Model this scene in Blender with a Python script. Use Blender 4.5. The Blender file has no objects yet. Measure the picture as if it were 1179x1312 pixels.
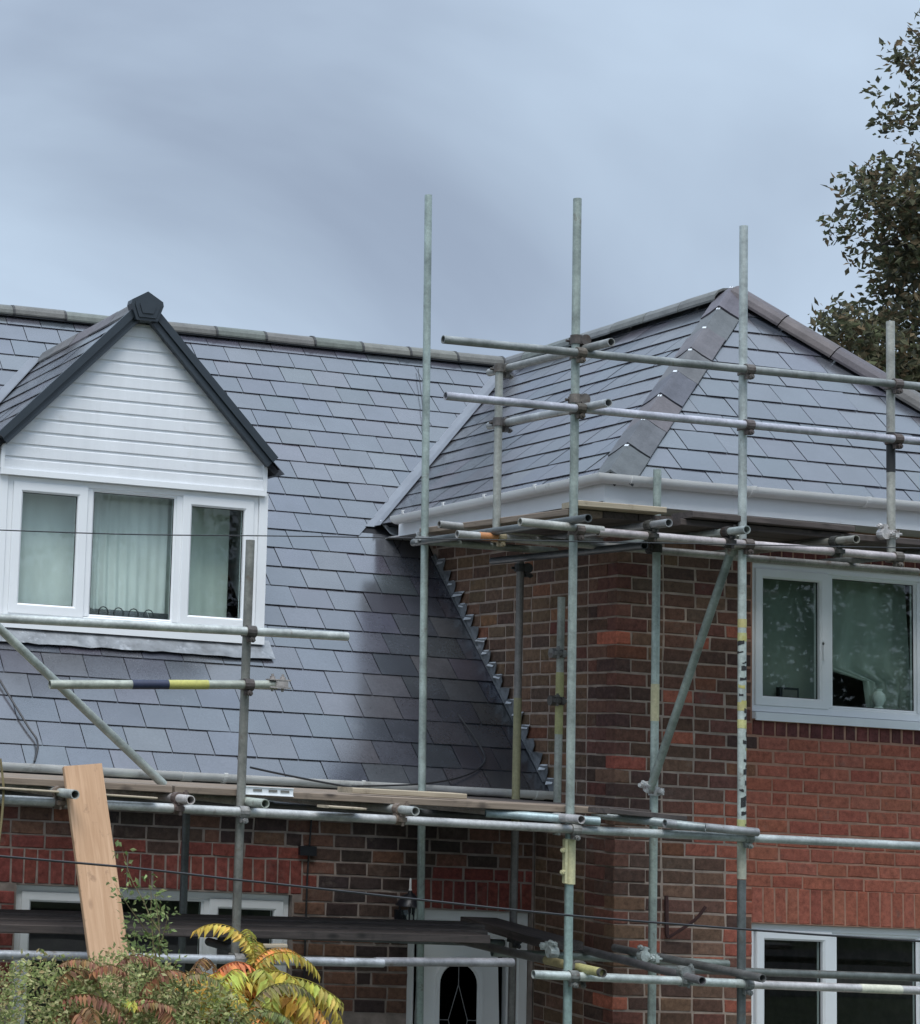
import bpy, bmesh, math, random
from mathutils import Vector, Matrix
random.seed(7)
R = random.Random(11)
C = bpy.context.scene.collection
scene = bpy.context.scene
rad = math.radians

# ------------------------------------------------------------------ camera, sky, sun, exposure
cam_d = bpy.data.cameras.new('camera')
cam = bpy.data.objects.new('camera', cam_d); C.objects.link(cam)
RIGHT = Vector((0.971397, -0.231001, 0.055007))
DOWN = Vector((0.082249, 0.110002, -0.990522))
FWD = Vector((0.222761, 0.966715, 0.125855))
def set_cam():
    r, d, f = RIGHT.normalized(), DOWN.normalized(), FWD.normalized()
    m = Matrix((( r.x, -d.x, -f.x, -7.5205), (r.y, -d.y, -f.y, -11.7077), (r.z, -d.z, -f.z, 3.1), (0, 0, 0, 1)))
    cam.matrix_world = m
set_cam()
cam_d.sensor_fit = 'VERTICAL'; cam_d.sensor_height = 36.0
cam_d.lens = 2640.026 / 1312 * 36.0
cam_d.shift_x = (589.5 + 146.44) / 1312
cam_d.shift_y = (608.57 - 656.0) / 1312
cam_d.clip_end = 3000
scene.camera = cam

world = bpy.data.worlds.new('World'); scene.world = world; world.use_nodes = True
nt = world.node_tree; nt.nodes.clear()
def wn(t, **k):
    n = nt.nodes.new(t)
    for a, b in k.items(): setattr(n, a, b)
    return n
SUN_EL, SUN_AZ = 62, 205     # azimuth measured from +Y towards +X
w_out = wn('ShaderNodeOutputWorld'); w_mix = wn('ShaderNodeMixShader'); w_sky = wn('ShaderNodeBackground'); w_cl = wn('ShaderNodeBackground')
sky = wn('ShaderNodeTexSky', sky_type='NISHITA', sun_disc=False)
sky.sun_elevation = rad(SUN_EL); sky.sun_rotation = rad(SUN_AZ)
nt.links.new(sky.outputs[0], w_sky.inputs[0]); w_sky.inputs[1].default_value = 0.07
tc = wn('ShaderNodeTexCoord'); sep = wn('ShaderNodeSeparateXYZ'); nt.links.new(tc.outputs['Generated'], sep.inputs[0])
def wmath(op, a, b=None, clamp=False):
    n = wn('ShaderNodeMath', operation=op, use_clamp=clamp)
    for i, v in enumerate((a, b)):
        if v is None: continue
        if isinstance(v, (int, float)): n.inputs[i].default_value = v
        else: nt.links.new(v, n.inputs[i])
    return n.outputs[0]
zpos = wmath('MAXIMUM', sep.outputs[2], 0.0)
den = wmath('ADD', zpos, 0.55)
comb = wn('ShaderNodeCombineXYZ')
nt.links.new(wmath('DIVIDE', sep.outputs[0], den), comb.inputs[0]); nt.links.new(wmath('DIVIDE', sep.outputs[1], den), comb.inputs[1])
no1 = wn('ShaderNodeTexNoise'); no1.inputs['Scale'].default_value = 1.9; no1.inputs['Detail'].default_value = 6; no1.inputs['Roughness'].default_value = 0.47
no1.inputs['Distortion'].default_value = 0.35
mp = wn('ShaderNodeMapping'); mp.inputs['Location'].default_value = (5.1, 2.9, 0.7); mp.inputs['Scale'].default_value = (0.9, 1.3, 1)
nt.links.new(comb.outputs[0], mp.inputs[0]); nt.links.new(mp.outputs[0], no1.inputs['Vector'])
cr = wn('ShaderNodeValToRGB'); nt.links.new(no1.outputs[0], cr.inputs[0])
cr.color_ramp.elements[0].position = 0.37; cr.color_ramp.elements[0].color = (0.148, 0.180, 0.233, 1)
cr.color_ramp.elements[1].position = 0.60; cr.color_ramp.elements[1].color = (0.258, 0.317, 0.387, 1)
# overcast luminance: rises from horizon to zenith, with the pale band low down where the cloud thins
lum = wmath('ADD', wmath('MULTIPLY', wmath('POWER', zpos, 1.6), 3.5), 0.62)
band = wmath('MULTIPLY', wmath('POWER', wmath('SUBTRACT', 1.0, zpos), 6.5), 2.1)
lum2 = wmath('ADD', lum, band)
cmul = wn('ShaderNodeVectorMath', operation='SCALE'); nt.links.new(cr.outputs[0], cmul.inputs[0]); nt.links.new(lum2, cmul.inputs['Scale'])
nt.links.new(cmul.outputs[0], w_cl.inputs[0]); w_cl.inputs[1].default_value = 1.0
w_mix.inputs[0].default_value = 0.93
nt.links.new(w_sky.outputs[0], w_mix.inputs[1]); nt.links.new(w_cl.outputs[0], w_mix.inputs[2]); nt.links.new(w_mix.outputs[0], w_out.inputs[0])

sun_d = bpy.data.lights.new('sun', 'SUN'); sun_d.energy = 1.5; sun_d.angle = rad(35); sun_d.color = (1.0, 0.97, 0.93)
sun = bpy.data.objects.new('sun', sun_d); C.objects.link(sun)
sv = Vector((math.sin(rad(SUN_AZ)) * math.cos(rad(SUN_EL)), math.cos(rad(SUN_AZ)) * math.cos(rad(SUN_EL)), math.sin(rad(SUN_EL))))
sun.rotation_euler = sv.to_track_quat('Z', 'Y').to_euler(); sun.location = (-10, -20, 30)

vs = scene.view_settings
scene.display_settings.display_device = 'sRGB'
vs.view_transform = 'Standard'; vs.look = 'None'; vs.exposure = 0.80; vs.gamma = 1.0; vs.use_curve_mapping = False
scene.render.engine = 'CYCLES'
scene.cycles.max_bounces = 8; scene.cycles.transparent_max_bounces = 12
scene.cycles.use_denoising = True

# ------------------------------------------------------------------ materials
def new_mat(name):
    m = bpy.data.materials.new(name); m.use_nodes = True
    t = m.node_tree; b = t.nodes['Principled BSDF']
    return m, t, b
def nd(t, typ, **k):
    n = t.nodes.new(typ)
    for a, v in k.items(): setattr(n, a, v)
    return n
def world_noise(t, scale, detail=4, rough=0.55, stretch=None):
    g = nd(t, 'ShaderNodeNewGeometry'); n = nd(t, 'ShaderNodeTexNoise')
    n.inputs['Scale'].default_value = scale; n.inputs['Detail'].default_value = detail; n.inputs['Roughness'].default_value = rough
    if stretch:
        mpn = nd(t, 'ShaderNodeMapping'); mpn.inputs['Scale'].default_value = stretch
        t.links.new(g.outputs['Position'], mpn.inputs[0]); t.links.new(mpn.outputs[0], n.inputs['Vector'])
    else: t.links.new(g.outputs['Position'], n.inputs['Vector'])
    return n.outputs[0]
def ramp(t, src, lo, hi, a=(0, 0, 0, 1), b=(1, 1, 1, 1)):
    r = nd(t, 'ShaderNodeValToRGB'); e = r.color_ramp.elements
    e[0].position = lo; e[0].color = a; e[1].position = hi; e[1].color = b
    t.links.new(src, r.inputs[0]); return r.outputs[0]
def mixc(t, fac, a, b, mode='MIX'):
    m = nd(t, 'ShaderNodeMix', data_type='RGBA', blend_type=mode)
    for i, v in ((0, fac), (6, a), (7, b)):
        if isinstance(v, (int, float)): m.inputs[i].default_value = v
        elif isinstance(v, tuple): m.inputs[i].default_value = v if len(v) == 4 else v + (1,)
        else: t.links.new(v, m.inputs[i])
    return m.outputs[2]
def bump(t, b, src, strength, dist=0.01):
    n = nd(t, 'ShaderNodeBump'); n.inputs['Strength'].default_value = strength; n.inputs['Distance'].default_value = dist
    t.links.new(src, n.inputs['Height']); t.links.new(n.outputs[0], b.inputs['Normal'])
def obj_col(t): return nd(t, 'ShaderNodeObjectInfo').outputs['Color']
def attr_col(t): return nd(t, 'ShaderNodeAttribute', attribute_name='tone').outputs['Color']
def plain(name, col, rough=0.5, metal=0.0, var=0.15, nscale=6, bmp=0.0, bscale=60, spec=0.5, ior=1.5, stretch=None, dirt=None):
    m, t, b = new_mat(name)
    n = world_noise(t, nscale, 5, 0.6, stretch)
    lo = tuple(max(0, c * (1 - var)) for c in col) + (1,); hi = tuple(min(1, c * (1 + var)) for c in col) + (1,)
    c = ramp(t, n, 0.3, 0.7, lo, hi)
    if dirt:
        d = ramp(t, world_noise(t, dirt[1], 6, 0.65), dirt[2], dirt[2] + 0.2)
        c = mixc(t, d, c, dirt[0])
    t.links.new(c, b.inputs['Base Color'])
    b.inputs['Roughness'].default_value = rough; b.inputs['Metallic'].default_value = metal
    b.inputs['Specular IOR Level'].default_value = spec; b.inputs['IOR'].default_value = ior
    if bmp: bump(t, b, world_noise(t, bscale, 4, 0.6, stretch), bmp, 0.005)
    return m
def tinted(name, src, rough, var=0.35, nscale=14, fine=90, bmp=0.3, metal=0.0, ior=1.5, spec=0.5, stretch=None, grime=None, rvar=0.0):
    """Colour comes from the object (or from the per-face 'tone' attribute of joined courses); noise gives grain and wear."""
    m, t, b = new_mat(name)
    base = obj_col(t) if src == 'obj' else attr_col(t)
    n1 = ramp(t, world_noise(t, nscale, 5, 0.65, stretch), 0.28, 0.72, (1 - var,) * 3 + (1,), (1 + var,) * 3 + (1,))
    c = mixc(t, 1.0, base, n1, 'MULTIPLY')
    n2 = world_noise(t, fine, 3, 0.7)
    c = mixc(t, 1.0, c, ramp(t, n2, 0.25, 0.75, (0.82,) * 3 + (1,), (1.18,) * 3 + (1,)), 'MULTIPLY')
    if grime:
        d = ramp(t, world_noise(t, grime[1], 6, 0.7), grime[2], grime[2] + grime[3])
        c = mixc(t, d, c, grime[0])
    t.links.new(c, b.inputs['Base Color'])
    b.inputs['Roughness'].default_value = rough; b.inputs['Metallic'].default_value = metal
    b.inputs['IOR'].default_value = ior; b.inputs['Specular IOR Level'].default_value = spec
    if rvar:
        mr = nd(t, 'ShaderNodeMapRange'); mr.inputs[3].default_value = rough - rvar; mr.inputs[4].default_value = rough + rvar
        t.links.new(world_noise(t, 3.0, 5, 0.6), mr.inputs[0]); t.links.new(mr.outputs[0], b.inputs['Roughness'])
    if bmp: bump(t, b, n2, bmp, 0.004)
    return m
M = {}
for s in ('obj', 'attr'):
    M['brick_' + s] = tinted('brick_' + s, s, 0.85, 0.42, 26, 120, 0.6, grime=((0.185, 0.15, 0.125), 7.0, 0.58, 0.30), spec=0.3)
    M['slate_' + s] = tinted('slate_' + s, s, 0.20, 0.20, 4, 60, 0.05, ior=2.1, spec=0.5, rvar=0.08, grime=((0.085, 0.09, 0.10), 2.6, 0.62, 0.35))
M['ridge'] = tinted('ridge_tile', 'obj', 0.6, 0.25, 8, 80, 0.3, spec=0.5)
M['mortar'] = plain('mortar', (0.36, 0.285, 0.235), 0.95, var=0.3, nscale=9, bmp=0.5, bscale=150, spec=0.2)
M['mortar_red'] = plain('mortar_red', (0.37, 0.21, 0.15), 0.95, var=0.25, nscale=7, bmp=0.5, bscale=150, spec=0.2, dirt=((0.44, 0.33, 0.25), 3.0, 0.55))
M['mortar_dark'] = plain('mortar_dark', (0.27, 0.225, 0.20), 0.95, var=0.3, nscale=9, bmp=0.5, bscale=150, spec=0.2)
M['upvc'] = plain('white_upvc', (0.80, 0.82, 0.83), 0.32, var=0.03, nscale=3, dirt=((0.62, 0.63, 0.62), 4.0, 0.66))
M['cladding'] = plain('white_cladding', (0.76, 0.78, 0.80), 0.42, var=0.05, nscale=9, bmp=0.10, bscale=60, stretch=(1, 1, .12), dirt=((0.60, 0.60, 0.58), 5.0, 0.62))
M['gutter'] = plain('gutter_plastic', (0.80, 0.80, 0.78), 0.38, var=0.05, nscale=5, dirt=((0.45, 0.44, 0.41), 6.0, 0.62))
M['old_gutter'] = plain('old_gutter_plastic', (0.78, 0.775, 0.74), 0.5, var=0.12, nscale=7, dirt=((0.30, 0.27, 0.23), 5.0, 0.55))
M['anthracite'] = plain('anthracite_plastic', (0.028, 0.037, 0.046), 0.38, var=0.12, nscale=6)
M['rubber'] = plain('black_rubber', (0.012, 0.012, 0.013), 0.5)
M['black'] = plain('black_paint', (0.012, 0.013, 0.018), 0.35)
M['lead'] = plain('lead_sheet', (0.22, 0.23, 0.24), 0.42, 0.35, var=0.35, nscale=9, bmp=0.9, bscale=22, dirt=((0.50, 0.52, 0.55), 11, 0.58))
M['apron'] = plain('pale_liner_end', (0.46, 0.49, 0.52), 0.45, var=0.2, nscale=14, bmp=0.6, bscale=20)
M['lead_skylit'] = plain('skylit_lead_edge', (0.72, 0.74, 0.76), 0.4, 0.2, var=0.2, nscale=20)  # pale copy of the lead: sky light caught by the folded lips, painted in
M['valley'] = plain('valley_liner', (0.17, 0.185, 0.21), 0.45, 0.0, var=0.10, nscale=5)
M['underlay'] = plain('roof_underlay', (0.012, 0.013, 0.016), 0.9)
M['soffit'] = plain('soffit_board', (0.5, 0.5, 0.49), 0.6)
M['interior'] = plain('interior_plaster', (0.16, 0.155, 0.14), 0.9)
M['chrome'] = plain('metal_fitting', (0.55, 0.55, 0.54), 0.35, 0.8)
M['clip'] = plain('ridge_clip', (0.58, 0.59, 0.60), 0.3, 0.3)
M['tube'] = tinted('galvanised_tube', 'obj', 0.46, 0.42, 6.0, 55, 0.35, metal=0.35, spec=0.5, grime=((0.15, 0.105, 0.075), 11.0, 0.60, 0.16), rvar=0.12)
M['coupler'] = tinted('coupler_steel', 'obj', 0.65, 0.45, 22, 120, 0.5, metal=0.35, grime=((0.075, 0.042, 0.028), 15.0, 0.56, 0.15))
M['paint'] = tinted('band_paint', 'obj', 0.55, 0.15, 12, 60, 0.1)
M['cable'] = plain('cable_sheath', (0.02, 0.02, 0.022), 0.55)
M['rust'] = plain('rusty_steel', (0.05, 0.02, 0.018), 0.8, var=0.3, nscale=20)
M['bulb'] = plain('frosted_bulb', (0.7, 0.7, 0.68), 0.4)

def wood_mat(name, a, b_, dark, scale=1.0):
    m, t, b = new_mat(name)
    tcn = nd(t, 'ShaderNodeTexCoord'); mpn = nd(t, 'ShaderNodeMapping'); mpn.inputs['Scale'].default_value = (1.6 * scale, 26 * scale, 26 * scale)
    t.links.new(tcn.outputs['Object'], mpn.inputs[0])
    n = nd(t, 'ShaderNodeTexNoise'); n.inputs['Scale'].default_value = 1.6; n.inputs['Detail'].default_value = 6; n.inputs['Distortion'].default_value = 1.2
    t.links.new(mpn.outputs[0], n.inputs['Vector'])
    c = ramp(t, n.outputs[0], 0.3, 0.7, a + (1,), b_ + (1,))
    v = nd(t, 'ShaderNodeTexVoronoi'); v.inputs['Scale'].default_value = 1.0; mp2 = nd(t, 'ShaderNodeMapping'); mp2.inputs['Scale'].default_value = (3.2 * scale, 7 * scale, 7 * scale)
    t.links.new(tcn.outputs['Object'], mp2.inputs[0]); t.links.new(mp2.outputs[0], v.inputs['Vector'])
    k = ramp(t, v.outputs['Distance'], 0.05, 0.16, (1, 1, 1, 1), (0, 0, 0, 1))
    c = mixc(t, k, c, dark)
    gr = ramp(t, world_noise(t, 7, 6, 0.7), 0.56, 0.78); c = mixc(t, gr, c, tuple(x * 0.8 for x in dark))
    t.links.new(c, b.inputs['Base Color']); b.inputs['Roughness'].default_value = 0.8
    bump(t, b, n.outputs[0], 0.35, 0.004)
    return m
M['plank'] = wood_mat('new_timber', (0.45, 0.265, 0.15), (0.60, 0.385, 0.24), (0.17, 0.085, 0.045))
M['board'] = wood_mat('weathered_board', (0.15, 0.115, 0.085), (0.27, 0.21, 0.16), (0.06, 0.045, 0.035))
M['old_board'] = wood_mat('old_board', (0.045, 0.036, 0.033), (0.10, 0.08, 0.072), (0.02, 0.017, 0.015))
M['pale_board'] = wood_mat('pale_board', (0.30, 0.25, 0.18), (0.44, 0.37, 0.27), (0.14, 0.10, 0.07))

def glass_mat(name, tint, refl=1.0):
    m = bpy.data.materials.new(name); m.use_nodes = True; t = m.node_tree; t.nodes.clear()
    o = nd(t, 'ShaderNodeOutputMaterial'); mx = nd(t, 'ShaderNodeMixShader'); tr = nd(t, 'ShaderNodeBsdfTransparent'); gl = nd(t, 'ShaderNodeBsdfGlossy')
    fr = nd(t, 'ShaderNodeFresnel'); fr.inputs[0].default_value = 1.5
    tr.inputs[0].default_value = tint + (1,); gl.inputs['Roughness'].default_value = 0.01; gl.inputs[0].default_value = (refl, refl, refl, 1)
    nb = nd(t, 'ShaderNodeBump'); nb.inputs['Strength'].default_value = 0.03; nb.inputs['Distance'].default_value = 0.02
    t.links.new(world_noise(t, 1.5, 1), nb.inputs['Height']); t.links.new(nb.outputs[0], gl.inputs['Normal'])
    geo = nd(t, 'ShaderNodeNewGeometry'); ff = nd(t, 'ShaderNodeMath', operation='SUBTRACT'); ff.inputs[0].default_value = 1.0; t.links.new(geo.outputs['Backfacing'], ff.inputs[1]); fm = nd(t, 'ShaderNodeMath', operation='MULTIPLY'); t.links.new(fr.outputs[0], fm.inputs[0]); t.links.new(ff.outputs[0], fm.inputs[1])
    t.links.new(fm.outputs[0], mx.inputs[0]); t.links.new(tr.outputs[0], mx.inputs[1]); t.links.new(gl.outputs[0], mx.inputs[2]); t.links.new(mx.outputs[0], o.inputs[0])
    return m
M['glass'] = glass_mat('window_glass', (0.90, 0.945, 0.925))
M['glass_dark'] = glass_mat('dark_obscure_glass', (0.12, 0.13, 0.15))

def cloth(name, col):
    m, t, b = new_mat(name)
    c = ramp(t, world_noise(t, 3, 4, 0.6, (1, 1, 0.4)), 0.3, 0.7, tuple(x * 0.85 for x in col) + (1,), tuple(min(1, x * 1.1) for x in col) + (1,))
    t.links.new(c, b.inputs['Base Color']); b.inputs['Roughness'].default_value = 0.95; b.inputs['Specular IOR Level'].default_value = 0.1
    return m
M['net'] = cloth('net_curtain', (0.86, 0.87, 0.87)); M['curtain'] = cloth('grey_curtain', (0.23, 0.265, 0.235)); M['curtain_dim'] = cloth('dim_curtain', (0.38, 0.43, 0.39)); M['curtain_pale'] = cloth('pale_curtain', (0.72, 0.76, 0.72))

def leaf_mat(name, src, trans=0.35):
    m = bpy.data.materials.new(name); m.use_nodes = True; t = m.node_tree; t.nodes.clear()
    o = nd(t, 'ShaderNodeOutputMaterial'); mx = nd(t, 'ShaderNodeMixShader'); b = nd(t, 'ShaderNodeBsdfPrincipled'); tr = nd(t, 'ShaderNodeBsdfTranslucent')
    if src == 'obj':
        tone = attr_col(t); c = mixc(t, 1.0, obj_col(t), tone, 'MULTIPLY')
    else: c = attr_col(t)
    c = mixc(t, 1.0, c, ramp(t, world_noise(t, 30, 3), 0.3, 0.7, (0.8, 0.8, 0.8, 1), (1.2, 1.2, 1.2, 1)), 'MULTIPLY')
    t.links.new(c, b.inputs['Base Color']); t.links.new(c, tr.inputs[0]); b.inputs['Roughness'].default_value = 0.75; b.inputs['Specular IOR Level'].default_value = 0.12
    mx.inputs[0].default_value = trans
    t.links.new(b.outputs[0], mx.inputs[1]); t.links.new(tr.outputs[0], mx.inputs[2]); t.links.new(mx.outputs[0], o.inputs[0])
    return m
M['leaf_obj'] = leaf_mat('frond_leaf', 'obj'); M['leaf_attr'] = leaf_mat('leaf', 'attr')
M['bark'] = plain('bark', (0.06, 0.05, 0.042), 0.9, var=0.4, nscale=12, bmp=0.8, bscale=40)
M['stem'] = plain('green_stem', (0.16, 0.13, 0.06), 0.8, var=0.3, nscale=20)
M['ground'] = plain('grass_ground', (0.045, 0.06, 0.028), 0.95, var=0.5, nscale=1.3, bmp=0.6, bscale=9)
M['road'] = plain('asphalt', (0.05, 0.05, 0.052), 0.9, var=0.25, nscale=3, bmp=0.4, bscale=90)
M['paving'] = plain('concrete_paving', (0.25, 0.24, 0.22), 0.9, var=0.2, nscale=2, bmp=0.3, bscale=60)

# ------------------------------------------------------------------ helpers
def link(o, parent=None):
    C.objects.link(o)
    if parent is not None: o.parent = parent
    return o
def mesh(name, verts, faces, mats, tone=None, smooth=False):
    me = bpy.data.meshes.new(name); me.from_pydata([tuple(v) for v in verts], [], faces); me.update()
    for m in (mats if isinstance(mats, (list, tuple)) else [mats]): me.materials.append(M[m])
    if smooth: me.polygons.foreach_set('use_smooth', [True] * len(me.polygons))
    if tone is not None:
        a = me.color_attributes.new('tone', 'FLOAT_COLOR', 'CORNER')
        data = []
        for p, c in zip(me.polygons, tone): data += [c[0], c[1], c[2], 1.0] * p.loop_total
        a.data.foreach_set('color', data)
    return me
def root(name, label, cat, loc=(0, 0, 0), group=None):
    o = bpy.data.objects.new(name, None); o.location = loc; link(o); o.empty_display_size = 0.2
    o['label'] = label; o['category'] = cat
    if group: o['group'] = group
    return o
def add(name, me, parent=None, color=None, wc=True):
    """link a mesh given in world coordinates under parent (root offset undone for first-level parts)"""
    o = bpy.data.objects.new(name, me); link(o, parent)
    if parent is not None and parent.parent is None and wc: o.location = -Vector(parent.location)
    if color: o.color = tuple(color) + (1,)
    return o
class MB:
    def __init__(s): s.v = []; s.f = []; s.t = []; s.mi = []
    def _add(s, vs, fs, tone=None, mi=0):
        k = len(s.v); s.v += [Vector(v) for v in vs]
        for f in fs: s.f.append(tuple(i + k for i in f)); s.t.append(tone or (1, 1, 1)); s.mi.append(mi)
    def box(s, x0, x1, y0, y1, z0, z1, tone=None):
        v = [(x0, y0, z0), (x1, y0, z0), (x1, y1, z0), (x0, y1, z0), (x0, y0, z1), (x1, y0, z1), (x1, y1, z1), (x0, y1, z1)]
        s._add(v, [(0, 3, 2, 1), (4, 5, 6, 7), (0, 1, 5, 4), (1, 2, 6, 5), (2, 3, 7, 6), (3, 0, 4, 7)], tone); return s
    def obox(s, o, u, v, w, a, b, c, tone=None):
        """oriented box: origin o, unit axes u v w, extents (lo,hi) along each"""
        o, u, v, w = map(Vector, (o, u, v, w))
        pts = [o + u * a[i] + v * b[j] + w * c[k] for k in (0, 1) for i, j in ((0, 0), (1, 0), (1, 1), (0, 1))]
        s._add(pts, [(0, 3, 2, 1), (4, 5, 6, 7), (0, 1, 5, 4), (1, 2, 6, 5), (2, 3, 7, 6), (3, 0, 4, 7)], tone); return s
    def prism(s, poly, d, tone=None):
        """polygon (list of 3d points) extruded by vector d"""
        n = len(poly); d = Vector(d); a = [Vector(p) for p in poly]
        s._add(a + [p + d for p in a], [tuple(range(n))[::-1], tuple(range(n, 2 * n))] + [(i, (i + 1) % n, n + (i + 1) % n, n + i) for i in range(n)], tone); return s
    def tube(s, p, q, r, n=12, hollow=True, r2=None, cap=True):
        p, q = Vector(p), Vector(q); d = (q - p); L = d.length
        if L < 1e-6: return s
        d /= L; a = d.orthogonal().normalized(); b = d.cross(a); r2 = r2 or r
        ri = r * 0.8
        def ring(c, rr): return [c + (a * math.cos(2 * math.pi * i / n) + b * math.sin(2 * math.pi * i / n)) * rr for i in range(n)]
        if hollow:
            dep = min(0.25, L * 0.45)
            rs = [ring(p + d * dep, ri), ring(p, ri), ring(p, r), ring(q, r2), ring(q, ri), ring(q - d * dep, ri)]
        else: rs = [ring(p, r), ring(q, r2)]
        k0 = []; vs = []
        for g in rs: k0.append(len(vs)); vs += g
        fs = []
        for j in range(len(rs) - 1):
            for i in range(n): fs.append((k0[j] + i, k0[j] + (i + 1) % n, k0[j + 1] + (i + 1) % n, k0[j + 1] + i))
        if cap or hollow:
            fs.append(tuple(range(k0[0], k0[0] + n))[::-1]); fs.append(tuple(range(k0[-1], k0[-1] + n)))
        s._add(vs, fs); return s
    def path(s, pts, r, n=6):
        """swept round line through points"""
        pts = [Vector(p) for p in pts]; vs = []; fs = []
        for i, p in enumerate(pts):
            d = (pts[min(i + 1, len(pts) - 1)] - pts[max(i - 1, 0)]).normalized()
            a = d.cross(Vector((0.13, 0.31, 0.94))).normalized(); b = d.cross(a)
            rr = r[i] if isinstance(r, (list, tuple)) else r
            vs += [p + (a * math.cos(2 * math.pi * j / n) + b * math.sin(2 * math.pi * j / n)) * rr for j in range(n)]
        for i in range(len(pts) - 1):
            for j in range(n): fs.append((i * n + j, i * n + (j + 1) % n, (i + 1) * n + (j + 1) % n, (i + 1) * n + j))
        fs.append(tuple(range(n))[::-1]); fs.append(tuple(range((len(pts) - 1) * n, len(pts) * n)))
        s._add(vs, fs); return s
    def loft(s, rings, closed=True):
        n = len(rings[0]); vs = [p for g in rings for p in g]; fs = []
        for j in range(len(rings) - 1):
            for i in range(n if closed else n - 1): fs.append((j * n + i, j * n + (i + 1) % n, (j + 1) * n + (i + 1) % n, (j + 1) * n + i))
        s._add(vs, fs); return s
    def sphere(s, c, r, n=10, m=6, sc=(1, 1, 1)):
        c = Vector(c); rings = []
        for j in range(m + 1):
            t = math.pi * j / m
            rings.append([c + Vector((math.sin(t) * math.cos(2 * math.pi * i / n) * sc[0], math.sin(t) * math.sin(2 * math.pi * i / n) * sc[1], math.cos(t) * sc[2])) * r for i in range(n)])
        return s.loft(rings)
    def make(s, name, mat, parent=None, color=None, tone=False, smooth=False):
        me = mesh(name, s.v, s.f, mat, s.t if tone else None)
        if smooth:
            me.polygons.foreach_set('use_smooth', [True] * len(me.polygons))
            try: me.set_sharp_from_angle(angle=rad(40))
            except Exception: pass
        return add(name, me, parent, color)

# projection of a world point to photo pixels, used only to rank pieces by how large they show
CP = Vector((-7.521, -11.708, 3.1))
def px(p):
    d = Vector(p) - CP; z = d.dot(FWD)
    return (-146.44 + 2640 * d.dot(RIGHT) / z, 608.57 + 2640 * d.dot(DOWN) / z)
def in_frame(p, m=20):
    x, y = px(p); return -m < x < 1179 + m and -m < y < 1312 + m

# ------------------------------------------------------------------ ground
g = MB(); g.box(-400, 400, -400, 600, -0.3, 0.0)
o = g.make('ground', 'ground'); o['kind'] = 'structure'
g = MB(); g.box(-200, 200, -24, -17.5, 0.0, 0.004)
o = g.make('road', 'road'); o['kind'] = 'structure'
g = MB(); g.box(-200, 200, -17.5, -15.7, 0.0, 0.11)
o = g.make('pavement', 'paving'); o['kind'] = 'structure'
g = MB(); g.box(-6.6, 3.4, -1.7, -0.02, 0.0, 0.03); g.box(-6.6, -0.02, -0.02, 0.9, 0.0, 0.03)
o = g.make('path', 'paving'); o['kind'] = 'structure'

# ------------------------------------------------------------------ the house
house = root('house', 'brick house with grey slate roof, white dormer and hipped wing, wrapped in scaffolding', 'house')
YM = 0.93                     # face of the main wall; the wing's face is y = 0, its side x = 0
COURSE, STR = 0.0875, 0.228
Z0M, RJ = 2.457, 0.0115        # a bed joint of every wall
T = 1.0156                    # tangent of the main roof's pitch
def zr(y): return 3.013 + T * (y - 0.773)      # main roof plane
def yr(z): return 0.773 + (z - 3.013) / T
XL, XR, YB = -7.2, 3.15, 7.9
# openings: (x0, x1, z0, z1)
MW = (-3.614, -1.742, 1.02, 2.225); DR = (-0.914, -0.010, 0.05, 2.170)
WU = (0.985, 2.88, 3.55, 4.545); WL = (0.985, 2.88, 1.02, 2.230)

wall = {}
def wall_mesh(rects, fixed, axis, mat, parent, th=0.20):
    mb = MB()
    for a0, a1, z0, z1 in rects:
        if axis == 'x': mb.box(a0, a1, fixed + 0.005, fixed + th, z0, z1)
        else: mb.box(fixed + 0.005, fixed + th, a0, a1, z0, z1)
    return mb.make('wall', mat, parent)
def around(x0, x1, z0, z1, ops):
    xs = sorted({x0, x1} | {o[0] for o in ops} | {o[1] for o in ops}); out = []
    for a, b in zip(xs[:-1], xs[1:]):
        cuts = sorted([(o[2], o[3]) for o in ops if o[0] <= a and o[1] >= b]); z = z0
        for c0, c1 in cuts: out.append((a, b, z, c0)); z = c1
        out.append((a, b, z, z1))
    return out
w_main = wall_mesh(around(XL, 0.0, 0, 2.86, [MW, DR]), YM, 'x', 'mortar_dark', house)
w_front = wall_mesh(around(0.005, .93, 0, 4.80, []), 0.0, 'x', 'mortar', house)
wall_mesh(around(.93, XR, 0, 4.80, [WU, WL]), 0.0, 'x', 'mortar_red', house)
mb = MB(); mb.prism([(0.005, 0.2, 0), (0.005, YM + 0.005, 0), (0.005, YM + 0.005, 3.0), (0.005, yr(4.80) - 0.0, 4.80), (0.005, 0.2, 4.80)], (0.19, 0, 0))
w_side = mb.make('wall', 'mortar', house)
mb = MB(); mb.box(XR - 0.2, XR, 0.2, YB, 0, 4.8); mb.box(XL, XR, YB, YB + 0.2, 0, 2.9)
mb.prism([(XL, YM + 0.2, 0), (XL, YB, 0), (XL, YB, 2.9), (XL, 4.35, 6.5), (XL, YM + 0.2, 3.1)], (0.2, 0, 0))
mb.make('wall', 'mortar_dark', house)
mb = MB(); mb.box(XL + 0.2, 0.005, YM + 0.2, YB, 2.55, 2.6); mb.box(0.2, XR - 0.2, 0.2, YB, 2.55, 2.6)
mb.make('upper_floor', 'interior', house)
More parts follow.
